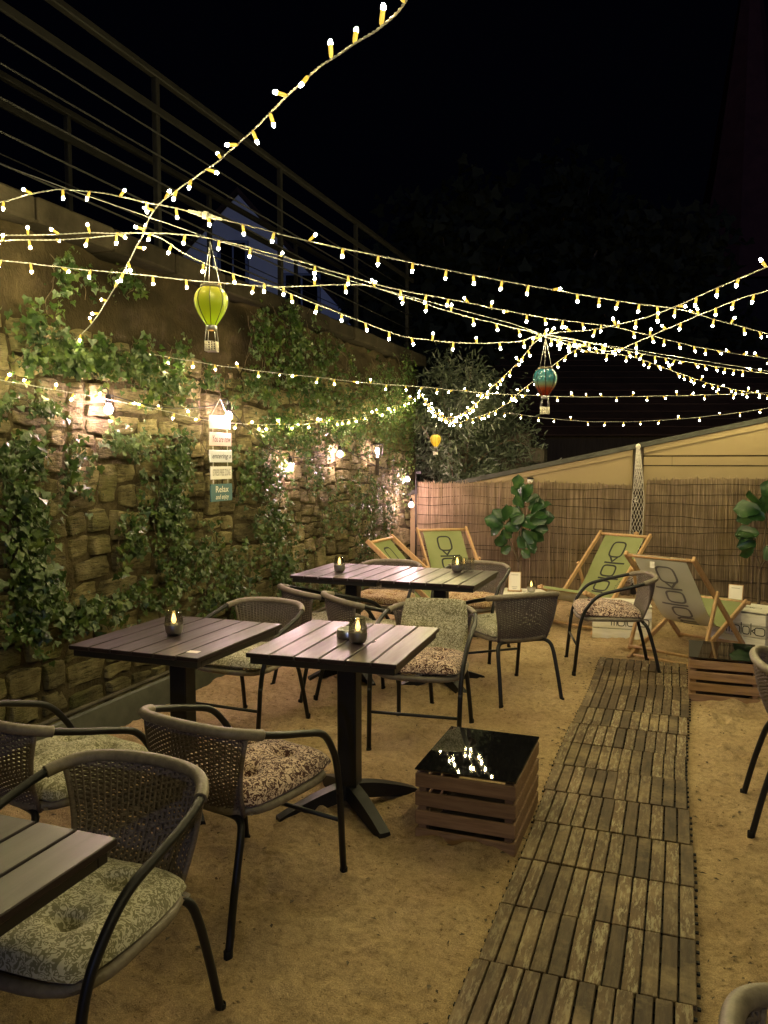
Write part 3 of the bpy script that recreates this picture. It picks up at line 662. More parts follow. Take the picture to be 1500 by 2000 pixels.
# wall piece behind the corner
bw = thing('back_wall', 'grey stone wall stub under the shrub behind the reed fence', 'wall', (-2.75, 10.6, 0))
for j in range(9):
    for i in range(5):
        w, h = .38, .2
        MB().bbox((-1.0 + i * .42 + (.2 if j % 2 else 0), ri.uniform(-.02, .02), .1 + j * .21), (w + ri.uniform(-.03, .03), .3, h), .025).build('stone', 'concrete', bw)
def tree(label, cat, px, py_top, dist, width, zbase, mat, n, leaf, long, grp, seed, base_z=0, density=1.5, name='tree'):
    rr_ = random.Random(seed); top = PD(px, py_top, dist); t = thing(name, label, cat, (top.x, top.y, base_z), 0, grp)
    H = top.z - base_z; tk = MB(); fol = MB(); cb = zbase - base_z
    tk.tube(smooth_path([(0, 0, 0), (.03 * H, .0, H * .25), (-.02 * H, .02, H * .5), (0, 0, H * .8)], 5), [.045 * H * .5 * (1 - k / 17) + .01 for k in range(16)], 8)
    tips = []
    for k in range(34):
        a = rr_.uniform(0, 6.28); el = rr_.uniform(0, 1); z0 = cb * .6 + (H - cb * .6) * rr_.uniform(.0, .7)
        rad = width / 2 * rr_.uniform(.55, 1.0) * math.sin(math.pi * min(.95, .18 + .75 * el)); z1 = cb + (H - cb) * (el ** .9) * rr_.uniform(.85, 1)
        p0 = Vector((0, 0, min(z0, z1 * .8))); p1 = Vector((rad * math.cos(a), rad * math.sin(a), z1)); mid = (p0 + p1) / 2 + Vector((rad * .12 * math.cos(a), rad * .12 * math.sin(a), .1 * H * rr_.random()))
        tk.tube(smooth_path([p0, mid, p1], 4), [.013 * H * (1 - q / 9) * .5 + .003 for q in range(9)], 5); tips.append((p0, mid, p1))
    for k in range(n):
        p0, mid, p1 = rr_.choice(tips); q = rr_.uniform(.25, 1.05); c = p0 * (1-q)**2 + mid * 2*q*(1-q) + p1 * q*q
        c = c + Vector((rr_.gauss(0, 1), rr_.gauss(0, 1), rr_.gauss(0, .8))) * width * .055
        d = Vector((c.x, c.y, 0)).normalized() * .6 + Vector((rr_.gauss(0, .6), rr_.gauss(0, .6), rr_.gauss(.1, .7)))
        for q2 in range(3 if long else 2):
            nr = Vector((rr_.gauss(0, 1), rr_.gauss(0, 1), rr_.gauss(.4, .8))); dd = (d + Vector((rr_.gauss(0, .5), rr_.gauss(0, .5), rr_.gauss(0, .5)))).normalized()
            put_leaf(fol, c + Vector((rr_.gauss(0, 1), rr_.gauss(0, 1), rr_.gauss(0, 1))) * leaf * .6, nr, dd, leaf * rr_.uniform(.6, 1.2), leaf_shape(1, not long), .05)
    tk.build('trunk', 'leaf_stem', t); fol.build('crown', mat, t, kind='stuff')
tree('pale narrow-leaved shrub lit by the fairy lights behind the corner', 'shrub', 905, 690, 10.4, 2.0, 1.15, 'shrub', 5200, .10, True, 'shrubs behind the fence', 1, name='shrub')
tree('lower grey-green narrow-leaved shrub leaning over the shed roof', 'shrub', 970, 800, 10.9, 1.6, 1.1, 'shrub', 2600, .095, True, 'shrubs behind the fence', 2, name='shrub')
tree('dark tree behind the lit shrub, left of centre', 'tree', 900, 380, 19, 6.0, 2.2, 'dark_leaf', 5200, .30, False, 'dark trees beyond the yard', 3)
tree('dark tree beyond the shed roof near the blue balloon lantern', 'tree', 1110, 330, 22, 7.0, 2.2, 'dark_leaf', 5200, .34, False, 'dark trees beyond the yard', 4)
tree('dark tree beyond the shed roof left of the red spire', 'tree', 1290, 420, 20, 5.5, 2.2, 'dark_leaf', 4200, .30, False, 'dark trees beyond the yard', 6)

# ================================================================== TABLES
SLAT_N = 6; TX, TY, TZ = .635, .70, .735
def make_table():
    t = thing('table', 'x', 'table')
    sw = TX / SLAT_N; me = MB().bbox((0, 0, 0), (sw - .0075, TY, .018), .0022).mesh('slat', 'table_wood')
    for i in range(SLAT_N): link('slat', me, t, (-TX / 2 + (i + .5) * sw, 0, TZ - .009))
    a = MB()
    for s in (-1, 1):
        a.bbox((0, s * (TY / 2 - .03), TZ - .033), (TX - .03, .03, .028), .002); a.bbox((s * (TX / 2 - .03), 0, TZ - .0331), (.03, TY - .09, .028), .002)
    a.bbox((0, 0, TZ - .032), (.10, TY - .1, .02), .002); a.build('apron', 'table_frame', t)
    MB().bbox((0, 0, .38), (.085, .085, .66), .006).build('post', 'post', t)
    MB().bbox((0, 0, TZ - .052), (.22, .22, .012), .002).build('mounting_plate', 'table_frame', t)
    for k in range(4):
        a = R(45 + 90 * k); d = Vector((math.cos(a), math.sin(a), 0)); m = MB(); n = 8; vs = []; side = Vector((-d.y, d.x, 0))
        for q in range(n + 1):
            u = q / n; rr2 = .03 + .30 * u; zt = .105 - .085 * u ** 1.5; zb = max(-.004, .045 * (1 - u * 1.2) if u < .8 else -.004); w = .034 - .006 * u
            for sgn in (-1, 1):
                vs += [d * rr2 + side * sgn * w + Vector((0, 0, zb)), d * rr2 + side * sgn * w * .8 + Vector((0, 0, zt))]
        fs = []
        for q in range(n):
            k0, k1 = q * 4, q * 4 + 4; fs += [(k0, k1, k1+1, k0+1), (k0+2, k0+3, k1+3, k1+2), (k0+1, k1+1, k1+3, k0+3), (k0, k0+2, k1+2, k1)]
        fs += [(n*4, n*4+2, n*4+3, n*4+1)]
        m.add(vs, fs).build('foot', 'post', t)
    return t
tbl = make_table(); first = True
tables = [('black slatted table cut off at the bottom left corner of the photo', -1.372, .93, 0),
          ('black slatted table with one candle beside the stone wall', -2.055, 2.94, 0),
          ('wet shining slatted table with ashtray and candle in the middle', -1.318, 3.10, .055),
          ('left of the two back tables pushed together, nearest the stone wall', -2.125, 5.07, 0),
          ('right of the two back tables pushed together, with drinking glass', -1.485, 5.065, .0)]
for i, (lab, x, y, rz) in enumerate(tables):
    t = tbl if i == 0 else copy_tree(tbl); t.location = (x, y, 0); t.rotation_euler = (0, 0, rz); tag(t, lab, 'table', 'slatted pedestal tables')
    if i == 4: t.location.z = .0
o = tag(MB().bbox((0, 0, 0), (.05, .032, .0012), .0003).build('table_sticker', 'card', loc=P(378, 1273, TZ + .001), rot=(0, 0, .05)), 'small pale sticker near the front corner of the wall-side table', 'sticker')

# ================================================================== RATTAN ARMCHAIRS
def make_chair():
    c = thing('armchair', 'x', 'chair')
    hoop = [(.2368, .2375, .31), (.2395, .219, .40), (.247, .185, .48), (.258, .11, .565), (.263, .0, .603), (.262, -.10, .628), (.240, -.21, .656), (.165, -.288, .674), (.0, -.315, .68)]
    full = hoop + [(-x, y, z) for x, y, z in hoop[-2::-1]]
    path = smooth_path(full, 6)
    MB().tube(path, .0125, 10).build('armrest', 'black_tube', c)
    for s in (-1, 1):
        l = MB(); l.tube([(s * .232, .268, -.008), (s * .2368, .2375, .31), (s * .2371, .2355, .325)], .0125, 10); lg = l.build('leg', 'black_tube', c)
        MB().lathe([(.0, -.012), (.0145, -.012), (.0145, .02), (.0125, .022)], 10, (s * .232, .268, 0)).build('foot_cap', 'rail_steel', lg)
        pts = smooth_path([(s * .215, -.325, -.008), (s * .205, -.285, .17), (s * .193, -.24, .325), (s * .165, -.212, .368), (s * .11, -.203, .376), (0, -.203, .376)], 5)
        lg = MB().tube(pts, .0125, 10).build('leg', 'black_tube', c)
        MB().lathe([(.0, -.012), (.0145, -.012), (.0145, .02), (.0125, .022)], 10, (s * .215, -.325, 0)).build('foot_cap', 'rail_steel', lg)
    MB().tube([(-.235, .247, .205), (.235, .247, .205)], .0085, 8).build('stretcher', 'black_tube', c)
    ring = []
    for k in range(36):
        a = 2 * math.pi * k / 36; ca, sa = math.cos(a), math.sin(a); q = (abs(ca) ** 4 + abs(sa) ** 4) ** -.25
        wy = .22 * sa * q; wx = (.222 + .10 * wy * .3) * ca * q; ring.append((wx, wy + .005, .392 + .004 * math.cos(2 * a)))
    sf = MB().tube(ring, .0155, 10, closed=True).build('seat_frame', 'rattan_wrap', c)
    sw = MB()
    def wav(i, j, h): return h * (1 if (i + j) % 2 else -1)
    n = 30
    for j in range(n):
        y0 = -.205 + .415 * (j + .5) / n
        pts = [(-.208 + .416 * i / 26, y0, .393 + .0025 * (1 if (i + j) % 2 else -1)) for i in range(27)]
        vs = []
        for (x, y, z) in pts: vs += [(x, y - .0062, z), (x, y + .0062, z)]
        sw.add(vs, [(2*i, 2*i+2, 2*i+3, 2*i+1) for i in range(26)], 0, True)
    sw.build('seat_weave', 'rattan', c)
    def bp(u, v):
        top = Vector((.222 * u, -.312 + .072 * u * u, .672 - .017 * u * u)); bot = Vector((.168 * u, -.214 + .018 * u * u, .375))
        p = bot.lerp(top, v); p.y -= .022 * math.sin(v * math.pi); return p
    bk = MB(); ns, nk = 40, 24
    for j in range(ns):
        v = (j + .5) / ns; hh = .5 / ns; vs = []; pl = (j // 1)
        for i in range(nk * 2 + 1):
            u = -1 + i / nk; p = bp(u, v); ph = math.cos(math.pi * (i / 2 + j)) if (.35 < v < .62 and abs(u) < .35) is False else math.cos(math.pi * (i / 4 + (j // 2)))
            p.y += .0050 * ph
            dz = bp(u, min(1, v + hh)) - bp(u, max(0, v - hh)); dz = dz * .47
            vs += [p - dz, p + Vector((0, -.0032 if ph < 0 else .0032, 0)), p + dz]
        fs = []
        for i in range(nk * 2): a = i * 3; fs += [(a, a+3, a+4, a+1), (a+1, a+4, a+5, a+2)]
        bk.add(vs, fs, 0, True)
    for i in range(nk + 1):
        u = -1 + 2 * i / nk; bk.tube([bp(u, 0), bp(u, .5), bp(u, 1)], .0040, 4, cap=False)
    b = bk.build('backrest', 'rattan', c)
    for s in (-1, 1): MB().tube([bp(s * 1.0, k / 6) for k in range(7)], .008, 8).build('back_stay', 'rattan', b)
    N = len(path); wr = path[int(N * .365):int(N * .635) + 1]; pts = []; rs_ = []
    fine = smooth_path(wr, 5)
    MB().tube(fine, [.0172 + .0009 * (k % 2) for k in range(len(fine))], 10).build('top_wrap', 'rattan_wrap', c)
    for sgn, e in ((1, fine[0]), (-1, fine[-1])): pass
    return c
def cushion_mesh(name, mat, w=.465, d=.455, th=.13):
    mb = MB(); n = 44
    tufts = [(sx * .22, sy * .22) for sx in (-.9, .9) for sy in (-.9, .9)]
    def surf(sgn):
        def fn(u, v):
            a, b = 2 * u - 1, 2 * v - 1
            k = 1 - .055 * (a * a * b * b) * 2; x, y = a * k, b * k * (1 - .03 * math.cos(a * 3))
            e = (1 - abs(a) ** 3.2) * (1 - abs(b) ** 3.2); h = th / 2 * max(0, e) ** .36
            for (tx, ty) in tufts:
                q = ((x / 2 - tx) ** 2 + (y / 2 - ty) ** 2); h -= .048 * math.exp(-q / .0045) * min(1, e * 2) + .008 * math.exp(-q / .016)
            h = max(h, .004 * e); h += .010 * fbm(x * 2.4 + 3, y * 2.4, 5, 4) * e
            return (x * w / 2, y * d / 2, (h if sgn > 0 else -h * .30 - .0))
        return fn
    mb.grid(surf(1), n, n); k = len(mb.f); mb.grid(surf(-1), n, n)
    mb.f[k:] = [tuple(reversed(f)) for f in mb.f[k:]]
    return mb.mesh(name, mat)
CUSH = {m: cushion_mesh('seat_cushion', m) for m in ('print_olive', 'print_maroon', 'print_tan')}
pad_me = cushion_mesh('back_cushion', 'print_olive', .38, .38, .07)
chair0 = make_chair(); used = False
def place_chair(x, y, a, lab, cm=None, clab=None, tilt=0, cz_=.0):
    global used
    c = chair0 if not used else copy_tree(chair0); used = True
    c.location = (x, y, 0); c.rotation_euler = (0, 0, a); tag(c, lab, 'chair', 'rattan bistro armchairs')
    if cm:
        f = Vector((-math.sin(a), math.cos(a), 0))
        o = link('seat_cushion', CUSH[cm], None, Vector((x, y, .420)) + f * .018, (R(1.5), 0, a + tilt)); tag(o, clab, 'cushion', 'patterned chair cushions')
    return c
place_chair(-1.36, 1.465, R(180), 'nearest rattan armchair, turned towards the camera behind the corner table', 'print_olive', 'large olive and cream cushion on the nearest rattan chair', .03)
place_chair(-2.02, 2.17, R(-14), 'rattan armchair at left edge facing the wall-side table', 'print_olive', 'olive and cream cushion on the chair at the left edge', .05)
place_chair(-1.40, 2.36, R(-11), 'rattan armchair with back to camera tucked to the wet middle table', 'print_maroon', 'maroon and cream tufted cushion on the chair at the middle table', -.03)
place_chair(-2.24, 3.80, R(178), 'rattan armchair facing the camera behind the wall-side table', 'print_olive', 'olive and cream cushion behind the wall-side table', .02)
place_chair(-2.15, 4.74, R(-38), 'left one of two rattan chairs with their backs to us at the back tables', 'print_olive', 'cushion on the left of two chairs with their backs to us', 0)
place_chair(-1.75, 4.55, R(-44), 'right one of two rattan chairs with their backs to us at the back tables', 'print_olive', 'cushion on the right of two chairs with their backs to us', 0)
place_chair(-1.275, 4.02, R(186), 'rattan armchair with two cushions behind the wet middle table', 'print_maroon', 'maroon and cream seat cushion under an olive back cushion', .04)
place_chair(-1.04, 5.06, R(41), 'rattan armchair with its back turned, beside the right back table', 'print_olive', 'olive and cream cushion on the chair beside the right back table', .0)
place_chair(-1.50, 5.93, R(176), 'rattan armchair facing us behind the right back table', 'print_tan', 'tan patterned cushion behind the right back table', .0)
place_chair(-2.16, 5.78, R(184), 'rattan armchair half hidden behind the left back table', 'print_tan', 'tan patterned cushion half hidden behind the left back table', .0)
place_chair(-.47, 5.90, R(104), 'rattan armchair in side view at the far end of the deck path', 'print_maroon', 'maroon and cream cushion at the far end of the deck path', .0)
place_chair(.62, 3.62, R(-90), 'rattan armchair mostly outside the right edge beside the far crate', None)
place_chair(.40, 1.13, R(-84), 'rattan armchair whose back peeks in at the bottom right corner', None)
# back cushion of the two-cushion chair
o = link('back_cushion', pad_me, None, (-1.27, 4.185, .555), (R(74), 0, R(186))); o.rotation_euler = (Matrix.Rotation(R(186), 3, 'Z') @ Matrix.Rotation(R(108), 3, 'X')).to_euler()
tag(o, 'olive and cream cushion leaning upright against a chair back', 'cushion', 'patterned chair cushions')

# ================================================================== SLATTED CRATES WITH BLACK GLASS
def slat_crate(name, label, x0, x1, y0, y1, h, glass, rows=4, mat='crate_wood', grp=None, rz=0, inner='crate_dark', lid=False):
    cx, cy_ = (x0 + x1) / 2, (y0 + y1) / 2; w, d = x1 - x0, y1 - y0
    c = thing(name, label, 'crate', (cx, cy_, 0), rz, grp); th = .012; gap = .006 if mat == 'white_wood' else .019; sh = (h - .006 - gap * (rows - 1)) / rows
    for k in range(rows):
        z = -.006 + sh / 2 + k * (sh + gap)
        for s in (-1, 1):
            MB().bbox((0, s * (d / 2 - th / 2), z), (w, th, sh), .0022).build('slat', mat, c)
            MB().bbox((s * (w / 2 - th / 2), 0, z), (th, d - 2 * th - .002, sh), .0022).build('slat', mat, c)
    for sx in (-1, 1):
        for sy in (-1, 1): MB().box((sx * (w / 2 - th - .016), sy * (d / 2 - th - .016), h / 2 - .004), (.03, .03, h - .012)).build('corner_post', mat, c)
    MB().box((0, 0, .02), (w - .03, d - .03, .012)).build('bottom', inner, c)
    if glass: MB().bbox((0, 0, h + .0045), (w + .004, d + .004, .008), .002).build('glass_top', 'black_glass', c)
    if lid:
        n = 5; lw = w / n
        for i in range(n): MB().bbox((0, -d / 2 + (i + .5) * d / n, h + .004), (w + .004, d / n - .004, .010), .002).build('lid_board', mat, c)
    return c
G = 'brown slatted crates with black glass tops'
slat_crate('crate', 'brown slatted crate with glossy black glass top beside the deck path, nearest', -.955, -.557, 2.905, 3.43, .285, True, 4, grp=G)
slat_crate('crate', 'farther brown slatted crate with black top right of the deck path', .075, .485, 5.25, 5.74, .272, True, 4, grp=G)

# ------------------------------------------------------------------ the logo lettering, laid flat in x (reading direction) and y
def logo(mb, s, x0=0, wob=0):
    # m o d | d | k o : rounded rings, stems and a wedge, heights about s
    r = s * .062
    def ring(cx, w, h, pt=None):
        pts = []
        for k in range(28):
            a = 2 * math.pi * k / 28; ca, sa = math.cos(a), math.sin(a); q = (abs(ca) ** 4 + abs(sa) ** 4) ** -.25
            pts.append((cx + ca * q * w, sa * q * h))
        return pts
    strokes = []
    x = x0
    strokes.append(([(x, -.5*s), (x, .28*s), (x + .18*s, .5*s), (x + .36*s, .28*s), (x + .36*s, -.5*s)], False))
    strokes.append(([(x + .36*s, .28*s), (x + .54*s, .5*s), (x + .72*s, .28*s), (x + .72*s, -.5*s)], False)); x += 1.28 * s
    strokes.append((ring(x, .42*s, .5*s), True)); strokes.append(([(x + .62*s, -.55*s), (x + .62*s, .98*s)], False)); x += 1.24 * s
    strokes.append((ring(x, .42*s, .5*s), True)); strokes.append(([(x + .62*s, -.55*s), (x + .62*s, .98*s)], False)); x += .72 * s
    strokes.append(([(x + .42*s, .30*s), (x, .0), (x + .42*s, -.30*s)], False)); x += .92 * s
    strokes.append((ring(x + .1*s, .62*s, .5*s), True))
    return strokes, x + .72 * s - x0, r
def draw_logo(mb, s, fn, nrm_r=.5):
    st, L_, r = logo(mb, s)
    for pts, cl in st:
        if not cl: 
            dense = []
            for a, b in zip(pts[:-1], pts[1:]):
                for k in range(6): dense.append((a[0] + (b[0]-a[0])*k/6, a[1] + (b[1]-a[1])*k/6))
            pts = dense + [pts[-1]]
        n = len(pts); vs = []
        for i in range(n):
            a = Vector(pts[(i - 1) % n] if cl else pts[max(i-1, 0)]); b = Vector(pts[(i + 1) % n] if cl else pts[min(i+1, n-1)])
            t = (b - a).normalized(); q = Vector((-t.y, t.x)) * r; p = Vector(pts[i])
            vs += [fn(p.x + q.x, p.y + q.y), fn(p.x - q.x, p.y - q.y)]
        fs = [(2*i, 2*i+1, (2*i+3) % (2*n), (2*i+2) % (2*n)) for i in range(n if cl else n - 1)]
        mb.add(vs, fs)
    return mb

# ================================================================== DECKCHAIRS
def make_deckchair():
    c = thing('deckchair', 'x', 'deckchair'); hw = .265
    A0, A1 = Vector((0, -.49, .785)), Vector((0, .46, -.01)); B0, B1 = Vector((0, .50, .36)), Vector((0, -.50, -.01))
    ob = hw - .032
    fa, fb, fc = MB(), MB(), MB()
    fr = bpy.data.objects.new('back_frame', fa.mesh('x', 'beech')); bpy.data.objects.remove(fr)
    bk = MB()
    for s in (-1, 1): MB().beam(A0 + Vector((s * hw, -.02, .02)), A1 + Vector((s * hw, 0, 0)), .024, .042, 0, .005).build('back_rail', 'beech', c)
    for s in (-1, 1): MB().beam(B0 + Vector((s * ob, .02, .01)), B1 + Vector((s * ob, 0, 0)), .024, .042, 0, .005).build('seat_rail', 'beech', c)
    pr = A0.lerp(A1, .36); pb = B1.lerp(B0, .12)
    for s in (-1, 1): MB().beam(pr + Vector((s * (hw + .026), 0, .03)), pb + Vector((s * (hw + .026), 0, .0)), .022, .036, 0, .005).build('prop', 'beech', c)
    for nm, p, w, r in (('top_bar', A0, hw, .014), ('front_bar', B0, ob + .04, .015), ('foot_bar', A1.lerp(A0, .07), hw, .013), ('rear_bar', B1.lerp(B0, .06), ob, .013), ('prop_bar', pb + Vector((0, -.01, .03)), hw + .02, .012)):
        MB().tube([p + Vector((-w, 0, 0)), p + Vector((w, 0, 0))], r, 10).build(nm, 'beech', c)
    # sling
    prof = smooth_path([A0 + Vector((0, -.014, .012)), A0 + Vector((0, .03, -.045)), (0, -.29, .555), (0, -.12, .35), (0, .06, .225), (0, .27, .225), (0, .42, .30), B0 + Vector((0, .004, .017)), B0 + Vector((0, .022, -.004))], 6)
    ln = [0]
    for a, b in zip(prof[:-1], prof[1:]): ln.append(ln[-1] + (b - a).length)
    tot = ln[-1]; sw = .205
    def sl(t, x, off=0):
        t = max(0, min(tot - 1e-5, t)); i = max(k for k in range(len(ln)) if ln[k] <= t); i = min(i, len(prof) - 2); f = (t - ln[i]) / (ln[i+1] - ln[i])
        p = prof[i].lerp(prof[i+1], f); d = (prof[i+1] - prof[i]).normalized(); n = Vector((0, -d.z, d.y)); n = n if n.z > 0 else -n
        return p + n * off + Vector((x, 0, -.012 * (1 - (x / sw) ** 2) * math.sin(math.pi * t / tot)))
    NP = 40
    f1 = MB(); f1.grid(lambda u, v: sl(v * tot, (u * 2 - 1) * sw, .0012), 8, NP); s1 = f1.build('sling', 'sling', c)
    f2 = MB(); f2.grid(lambda u, v: sl(v * tot, (u * 2 - 1) * sw, -.0012), 8, NP); f2.build('sling_back', 'sling_back', s1)
    # logo runs down the sling, last ring at the top
    st, L_, r = logo(MB(), .138); 
    lg = MB(); draw_logo(lg, .138, lambda a, b: sl(.10 + (L_ - a), -b * 1.0 + .005 if True else 0, .0035)); lg.build('logo_print', 'ink', s1)
    lg = MB(); draw_logo(lg, .138, lambda a, b: sl(.10 + (L_ - a), -b * 1.0 + .005, -.0035)); lg.build('logo_shadow', 'ink_back', s1, label='faint logo showing through the pale back of the cloth')
    # small handwritten line beside the logo
    sq = MB(); rq = random.Random(3); pts = []; k = 0
    while k < 62:
        t_ = k / 62; pts.append((.86 - .34 * t_ + .006 * math.sin(k * 1.9), -.150 + (.013 + .006 * rq.random()) * math.sin(k * 1.15)))
        k += 1
    for w0, w1 in ((0, 20), (24, 36), (40, 61)):
        seg = pts[w0:w1]; vs = []
        for (t_, x_) in seg: vs += [sl(t_, x_ - .0022, .0035), sl(t_ - .0012, x_ + .0022, .0035)]
        sq.add(vs, [(2*i, 2*i+1, 2*i+3, 2*i+2) for i in range(len(seg) - 1)])
    sq.build('script_print', 'ink', s1, label='small handwritten line beside the logo')
    MB().bbox((-.05, A0.y - .012, A0.z - .055), (.035, .002, .045), .0005).build('care_tag', 'card', s1)
    return c
dk = make_deckchair()
for i, (x, y, a, lab) in enumerate([(-2.03, 6.64, R(-93), 'green deckchair against the stone wall behind the left back table'),
                                    (-2.04, 7.50, R(-146), 'green deckchair facing us between pole and left fig plant'),
                                    (-.72, 7.50, R(153), 'green deckchair reclined in front of the hanging net'),
                                    (.08, 6.60, R(-26), 'deckchair seen from behind showing the pale back of its cloth')]):
    d = dk if i == 0 else copy_tree(dk); d.location = (x, y, 0); d.rotation_euler = (0, 0, a); tag(d, lab, 'deckchair', 'wooden sling deckchairs')

# ================================================================== WHITE PRINTED BOXES
def white_box(label, x, y, a, w=.50, d=.38, h=.27):
    c = slat_crate('white_box', label, x - w/2, x + w/2, y - d/2, y + d/2, h, False, 3, 'white_wood', 'white printed crates', a, 'white_wood', True)
    c['category'] = 'box'
    lg = MB(); draw_logo(lg, .062, lambda p, q: Vector((p - .085, -d / 2 - .0016, .138 + q))); lg.build('logo_print', 'ink', c)
    lg = MB(); draw_logo(lg, .045, lambda p, q: Vector((p - .10, -.02 + q, h + .0105))); lg.build('lid_print', 'ink', c)
    lettering('side_print', 'CHIST\nTEMP', .085, c, (-w / 2 - .0016, .0, .14), (R(90), 0, R(-90)), extrude=.0003)
    return c
def box_at(pl, pr, lab, h=.27, d=.38):
    a, b = P(*pl), P(*pr); u = (b - a).normalized(); n = Vector((-u.y, u.x, 0)); c = (a + b) / 2 + n * d / 2
    return white_box(lab, c.x, c.y, math.atan2(u.y, u.x), (b - a).length, d, h), c, math.atan2(u.y, u.x)
b1, bc1, ba1 = box_at((958, 1222), (1066, 1228), 'white printed box holding a menu card and candle by the left fig plant', .285)
b2, bc2, ba2 = box_at((1157, 1244), (1272, 1250), 'white printed box behind the chair at the end of the deck path')
b3, bc3, ba3 = box_at((1386, 1252), (1494, 1270), 'white printed box beside the deckchair seen from behind, near right edge', .285)
def menu_card(label, p, a):
    c = thing('menu_card', label, 'card', p, a, 'menu cards on white boxes')
    rx = Matrix.Rotation(R(-7), 3, 'X')
    MB().bbox((0, 0, .095), (.115, .010, .175), .001, 0, rx).build('frame', 'beech', c)
    MB().bbox((0, -.0062, .096), (.104, .003, .164), .0005, 0, rx).build('sheet', 'card', c)
    MB().bbox((0, .012, .008), (.13, .05, .016), .002).build('stand', 'beech', c)
    for z, w in ((.155, .066), (.045, .05), (.030, .036)): MB().box((0, -.0082 + .122 * (z - .096), z), (w, .0008, .006)).build('text_line', 'card_grey', c)
menu_card('upright menu card on the white box by the left fig plant', (bc1.x - .05, bc1.y - .02, .2955), ba1 + .05)
menu_card('upright menu card on the white box near the right edge', (P(1436, 1185, .295).x, P(1436, 1185, .295).y, .2955), ba3 + .12)

# ================================================================== CANDLES, ASHTRAY, GLASS
def make_candle():
    c = thing('candle_jar', 'x', 'candle')
    MB().lathe([(.0, .001), (.026, .001), (.036, .012), (.040, .035), (.040, .048)], 22).build('silver_base', 'steel', c)
    MB().lathe([(.040, .048), (.0385, .07), (.033, .098), (.030, .108), (.0285, .108), (.0315, .097), (.037, .070), (.0385, .049)], 22).build('jar', 'smoked', c)
    MB().lathe([(.0, .030), (.017, .030), (.017, .050), (.0, .052)], 12).build('tealight', 'white_wood', c)
    MB().lathe([(.0, .050), (.0075, .056), (.0105, .066), (.008, .080), (.003, .094), (.0, .099)], 10).build('flame', 'flame', c)
    return c
cd = make_candle()
spots = [(P(340, 1240, TZ), 'candle jar on the wall-side table'), (P(699, 1256, TZ), 'candle jar beside the ashtray on the wet middle table'),
         (P(663, 1117, TZ), 'candle jar on the left back table'), (P(893, 1117, TZ), 'candle jar beside the drinking glass on the right back table'),
         (Vector((bc1.x + .10, bc1.y + .0, .2955)), 'candle jar on the white box beside the menu card')]
for i, (p, lab) in enumerate(spots):
    c = cd if i == 0 else copy_tree(cd); c.location = (p.x, p.y, p.z + .001); tag(c, lab, 'candle', 'glass candle jars with silver bases')
p = P(676, 1246, TZ); ash = thing('ashtray', 'round steel ashtray beside the candle on the wet middle table', 'ashtray', (p.x, p.y + .02, TZ + .001))
MB().lathe([(.0, .0), (.047, .0), (.048, .004), (.048, .034), (.046, .036), (.043, .034), (.042, .010), (.0, .008)], 28).build('bowl', 'steel', ash)
for k in range(3): a = 2.1 * k + .4; MB().bbox((.045 * math.cos(a), .045 * math.sin(a), .0365), (.014, .010, .003), .0008, 0, Matrix.Rotation(a, 3, 'Z')).build('rest', 'steel', ash)
p = P(915, 1117, TZ); gl = thing('drinking_glass', 'clear fluted drinking glass on the right back table', 'glass', (p.x, p.y, TZ + .001))
mb = MB(); prof = [(.0, .0), (.034, .0), (.036, .01), (.039, .095), (.037, .095), (.034, .014), (.0, .012)]; n = 24
vs = []; fs = []
for r, z in prof:
    for k in range(n): a = 2*math.pi*k/n; q = r * (1 + (.03 if k % 2 else -.02) * (1 if .005 < z < .08 else 0)); vs.append((q*math.cos(a), q*math.sin(a), z))
for i in range(len(prof)-1):
    for k in range(n): fs.append((i*n+k, i*n+(k+1)%n, (i+1)*n+(k+1)%n, (i+1)*n+k))
mb.add(vs, fs).build('tumbler', 'glass', gl)

# ================================================================== FIDDLE-LEAF FIGS
def fig_leaf(mb, p, d, nrm, s):
    d = d.normalized(); n = (nrm - d * nrm.dot(d)).normalized(); u = d.cross(n); vs = []; rows = 6
    wid = [.05, .25, .30, .36, .42, .30, .04]
    for j in range(rows + 1):
        t = j / rows; c = p + d * s * t + n * s * (.10 * math.sin(t * 3.0) - .12 * t * t)
        for k, q in ((-1, 1), (-.5, .3), (0, 0), (.5, .3), (1, 1)): vs.append(c + u * s * wid[j] * k + n * s * (.09 * q + .02 * math.sin(9 * t + k)))
    mb.add(vs, [(j*5+i, j*5+i+1, (j+1)*5+i+1, (j+1)*5+i) for j in range(rows) for i in range(4)], 0, True)
def fig_plant(label, base, leaves, stems, seed):
    r_ = random.Random(seed); t = thing('fig_plant', label, 'plant', (base.x, base.y, 0), 0, 'artificial fig plants by the fence')
    tr = MB()
    for pts, rad in stems: tr.tube(smooth_path(pts, 5), [rad * (1 - .5 * k / (5 * (len(pts) - 1))) for k in range(5 * (len(pts) - 1) + 1)], 7)
    tr.build('trunk', 'leaf_stem', t)
    MB().lathe([(.0, -.01), (.16, -.01), (.17, .015), (.12, .045), (.03, .055), (.0, .055)], 16).build('base_mound', 'crate_dark', t)
    for (x, z, ang, s) in leaves:
        m1 = MB(); d = Vector((math.sin(ang), r_.uniform(-.5, .1), math.cos(ang))); nr = Vector((r_.gauss(0, .75), -1, r_.gauss(.35, .55)))
        fig_leaf(m1, Vector((0, 0, 0)), d, nr, s); link('leaf', m1.mesh('leaf', 'fig'), t, (x, r_.uniform(-.10, .06), z))
fb = P(1012, 1168)
